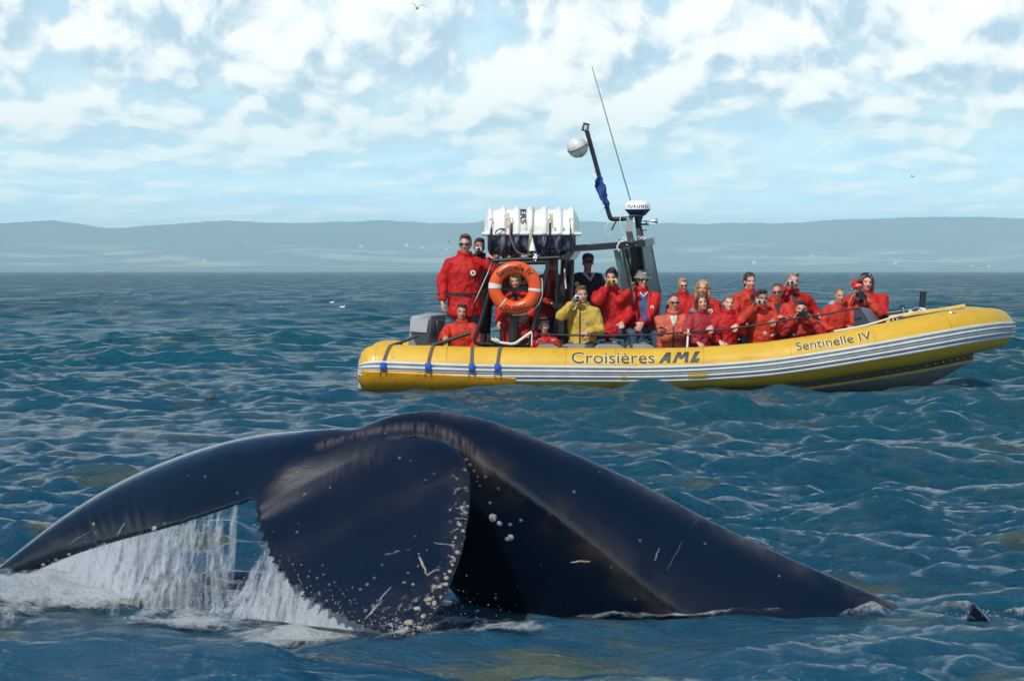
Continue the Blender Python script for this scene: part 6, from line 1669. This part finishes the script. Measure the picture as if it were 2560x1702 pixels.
person('brown haired woman in a worn red jacket with grey hood, hand on the grab line', (1755, 757), 41.15, 0.98, hair='brown', style='bob', jacket='rose', hood=('grey_fleece_hood', (.16, .16, .17)), R=('rail', 1777, 824, YL), L=('lap',), yaw=28, hyaw=8, tilt=-10, tone=(0.54, 0.28, 0.20), lean=(-.05, .05))
person('fair haired girl in a bright red jacket turned along the grab line', (1822, 759), 41.18, 0.94, hair='lightbrown', style='tied', jacket='red', R=('rail', 1838, 820, YL), L=('lap',), yaw=12, hyaw=10, tilt=8, badge=[(-.02, .12, .022, BADGE, None)], tone=(0.60, 0.33, 0.24), lean=(-.12, .05))
person('tall dark haired woman in glasses and an orange red jacket standing among the seated', (1875, 704), 41.7, 1.04, hair='dark', style='tied', jacket='orange', glasses=None, L=('lap',), R=('rail', 1882, 813, YL), yaw=10, hyaw=14, tone=(0.58, 0.30, 0.22), opens='dark', lean=(-.10, .0))
person('tanned man with sunglasses pushed up on his head, aiming a silver camera', (1906, 747), 41.2, 1.04, hair='dark', style='short', jacket='orange', glasses='up', L=('cam', 1890, 757, 41.02), R=('rail', 1933, 806, YL), camera=('silver', 1899, 754, 41.02, 'silver camera held by the tanned man with sunglasses on his head'), badge=[bw(-.01, .40, .024)], tone=(0.36, 0.16, 0.105), lean=(.02, .05))
person('balding man in black sunglasses and a red jacket, one hand at his chest', (1943, 730), 41.5, 1.0, hair='brown', style='buzz', jacket='orange', glasses='wrap', opens='dark', L=('lap',), R=('px', 1962, 795, 41.22), tone=(0.54, 0.25, 0.18), lean=(.02, 0))
person('brown haired man in a red jacket lifting a silver camera over the row in front', (1984, 704), 41.9, 1.08, hair='grey', style='short', jacket='red', L=('cam', 1972, 706, 41.7), R=('px', 2052, 790, 41.75), camera=('silver', 1981, 706, 41.70, 'silver camera held by the brown haired man in the back row'), badge=[bw(.12, .70, .028)], opens='dark', tone=(0.56, 0.28, 0.20), wide=1.08, lean=(.03, 0), glasses=None)
person('dark haired man crouched low, face hidden by a black single lens reflex camera', (2004, 774), 41.15, 1.0, hair='black', style='short', jacket='deep', L=('cam', 1995, 786, 40.98), R=('cam', 2022, 788, 40.98), camera=('slr', 2007, 785, 40.94, 'black single lens reflex camera of the crouching man'), tone=(0.54, 0.28, 0.20), badge=[(.08, .30, .022, WEBB, None), (-.11, .62, .016, BADGE, None)], lean=(.02, .05))
person('short haired boy with a grey hood, leaning forward over the tube near the bow', (2100, 740), 41.25, 0.90, hair='lightbrown', style='buzz', jacket='orange', hood=('grey_sweat_hood', (.30, .30, .31)), L=('lap',), R=('px', 2130, 818, 41.0), yaw=18, hyaw=14, tilt=6, tone=(0.54, 0.28, 0.19), lean=(-.10, .1), wide=1.25)
person('person in a red baseball cap pointing a camera with a long black lens', (2144, 722), 41.55, 1.02, hair='dark', style='short', jacket='orange', hat=('cap', ('red_cap', (.50, .010, .016)), (0, -.082, .066), (.055, .008, .010)), L=('cam', 2136, 741, 41.36), R=('cam', 2164, 737, 41.36), camera=('long', 2150, 736, 41.34, 'black long lens camera of the person in the red cap'), tone=(0.54, 0.29, 0.21), lean=(-.12, 0), pitch=6)
person('laughing woman in a dark cap and big red jacket at the bow', (2166, 707), 41.85, 1.08, hair='lightbrown', style='long', jacket='red', hat=('capback', ('navy_cap', (.010, .010, .022)), (.022, -.055, .112), (.020, .010, .014)), L=('lap',), R=('px', 2178, 768, 41.55), extra='laugh', tone=(0.62, 0.33, 0.24), wide=1.3, lean=(0.03, 0), yaw=-10, hyaw=10)

# ------------------------------------------------------------------ birds
GULLW = mat('gull_white', (0.72, 0.72, 0.70), 0.7); GULLG = mat('gull_grey_wing', (0.10, 0.105, 0.11), 0.7); DUCK = mat('dark_seabird', (0.025, 0.020, 0.018), 0.6)
def gull(px, py, Y, span, roll=0.0, yaw=0.0, flap=0.3, dark=True, label='', group='gulls flying over the water'):
    c = U(px, py, Y); k = span / 1.4
    R = Matrix.Rotation(R_(yaw), 3, 'Z') @ Matrix.Rotation(R_(roll), 3, 'Y')
    root = empty('gull', c, label, 'gull', group)
    P_ = lambda x, y, z: c + R @ (Vector((x, y, z)) * k)
    b2 = MB(); b2.tube([P_(0, -.28, .01), P_(0, -.22, .02), P_(0, -.1, .0), P_(0, .08, -.01), P_(0, .2, .01), P_(0, .3, .02)], [.012 * k, .04 * k, .065 * k, .06 * k, .035 * k, (.05 * k, .008 * k)], 10)
    b2.build('body', GULLW if not dark else GULLG, root)
    for sd in (-1, 1):
        b2 = MB(); pts = [(0.03, 0, .03), (.22, -.03, .03 + flap * .24), (.38, -.05, .03 + flap * .33), (.56, .02, .03 + flap * .30), (.72, .12, .03 + flap * .20)]; ch = [.16, .15, .13, .10, .02]
        vs = []
        for (x, y, z), w_ in zip(pts, ch):
            vs += [P_(sd * x, y - w_ / 2, z), P_(sd * x, y, z + .018), P_(sd * x, y + w_ / 2, z), P_(sd * x, y, z - .004)]
        fs = [(i * 4 + q, i * 4 + (q + 1) % 4, i * 4 + 4 + (q + 1) % 4, i * 4 + 4 + q) for i in range(4) for q in range(4)] + [(0, 1, 2, 3), (19, 18, 17, 16)]
        b2.add(vs, fs); b2.build('wing', GULLG if dark else GULLW, root)
gull(1043, 22, 210, 1.4, roll=6, yaw=20, flap=0.9, label='large dark gull gliding high against the bright cloud')
gull(1513, 235, 420, 1.3, roll=-14, yaw=35, flap=1.0, dark=False, label='white gull just right of the thin antenna')
gull(2280, 443, 520, 1.3, roll=20, yaw=50, flap=0.9, label='grey gull low over the right hand shore')
gull(2289, 441, 540, 1.2, roll=-10, yaw=60, flap=0.7, dark=False, label='white gull close behind the grey one at right')
gull(1123, 609, 330, 1.3, roll=20, yaw=60, flap=0.5, dark=False, label='white gull flying low left of the standing man')
gull(372, 435, 700, 1.3, roll=60, yaw=10, flap=0.4, dark=False, label='tiny white gull alone in the left sky')
gull(1333, 468, 600, 1.2, roll=40, yaw=10, flap=0.6, dark=True, label='tiny grey gull above the white raft canister')
def floater(px, py, label, size, m1, m2, group):
    Y = CAMZ * F / (py - HZ + 3); c = U(px, py, Y); c.z = float(water_h(np.array(c.x), np.array(c.y), np.array(0.1))) if Y < 150 else 0.02
    root = empty('seabird', c, label, 'bird', group); k = size
    b2 = MB(); b2.tube([c + Vector((x, 0, z)) * k for x, z in ((-.24, .08), (-.12, .06), (.02, .05), (.14, .06), (.2, .08))], [.012 * k, .06 * k, .085 * k, .06 * k, .02 * k], 10); b2.build('body', m1, root)
    b2 = MB(); b2.tube([c + Vector((x, 0, z)) * k for x, z in ((.13, .07), (.17, .14), (.19, .19))], [.04 * k, .03 * k, .034 * k], 8); b2.tube([c + Vector((x, 0, z)) * k for x, z in ((.19, .19), (.25, .18))], [.018 * k, .005 * k], 6); b2.build('head', m2, root)
floater(830, 760, 'white gull resting on the water far left of the boat', 0.55, GULLW, GULLW, 'gulls resting on the water'); floater(856, 769, 'white gull resting just right of and below another on the water', 0.6, GULLW, GULLW, 'gulls resting on the water')
floater(525, 1008, 'small dark seabird floating on the waves at left', 0.34, DUCK, DUCK, 'dark seabirds on the water')
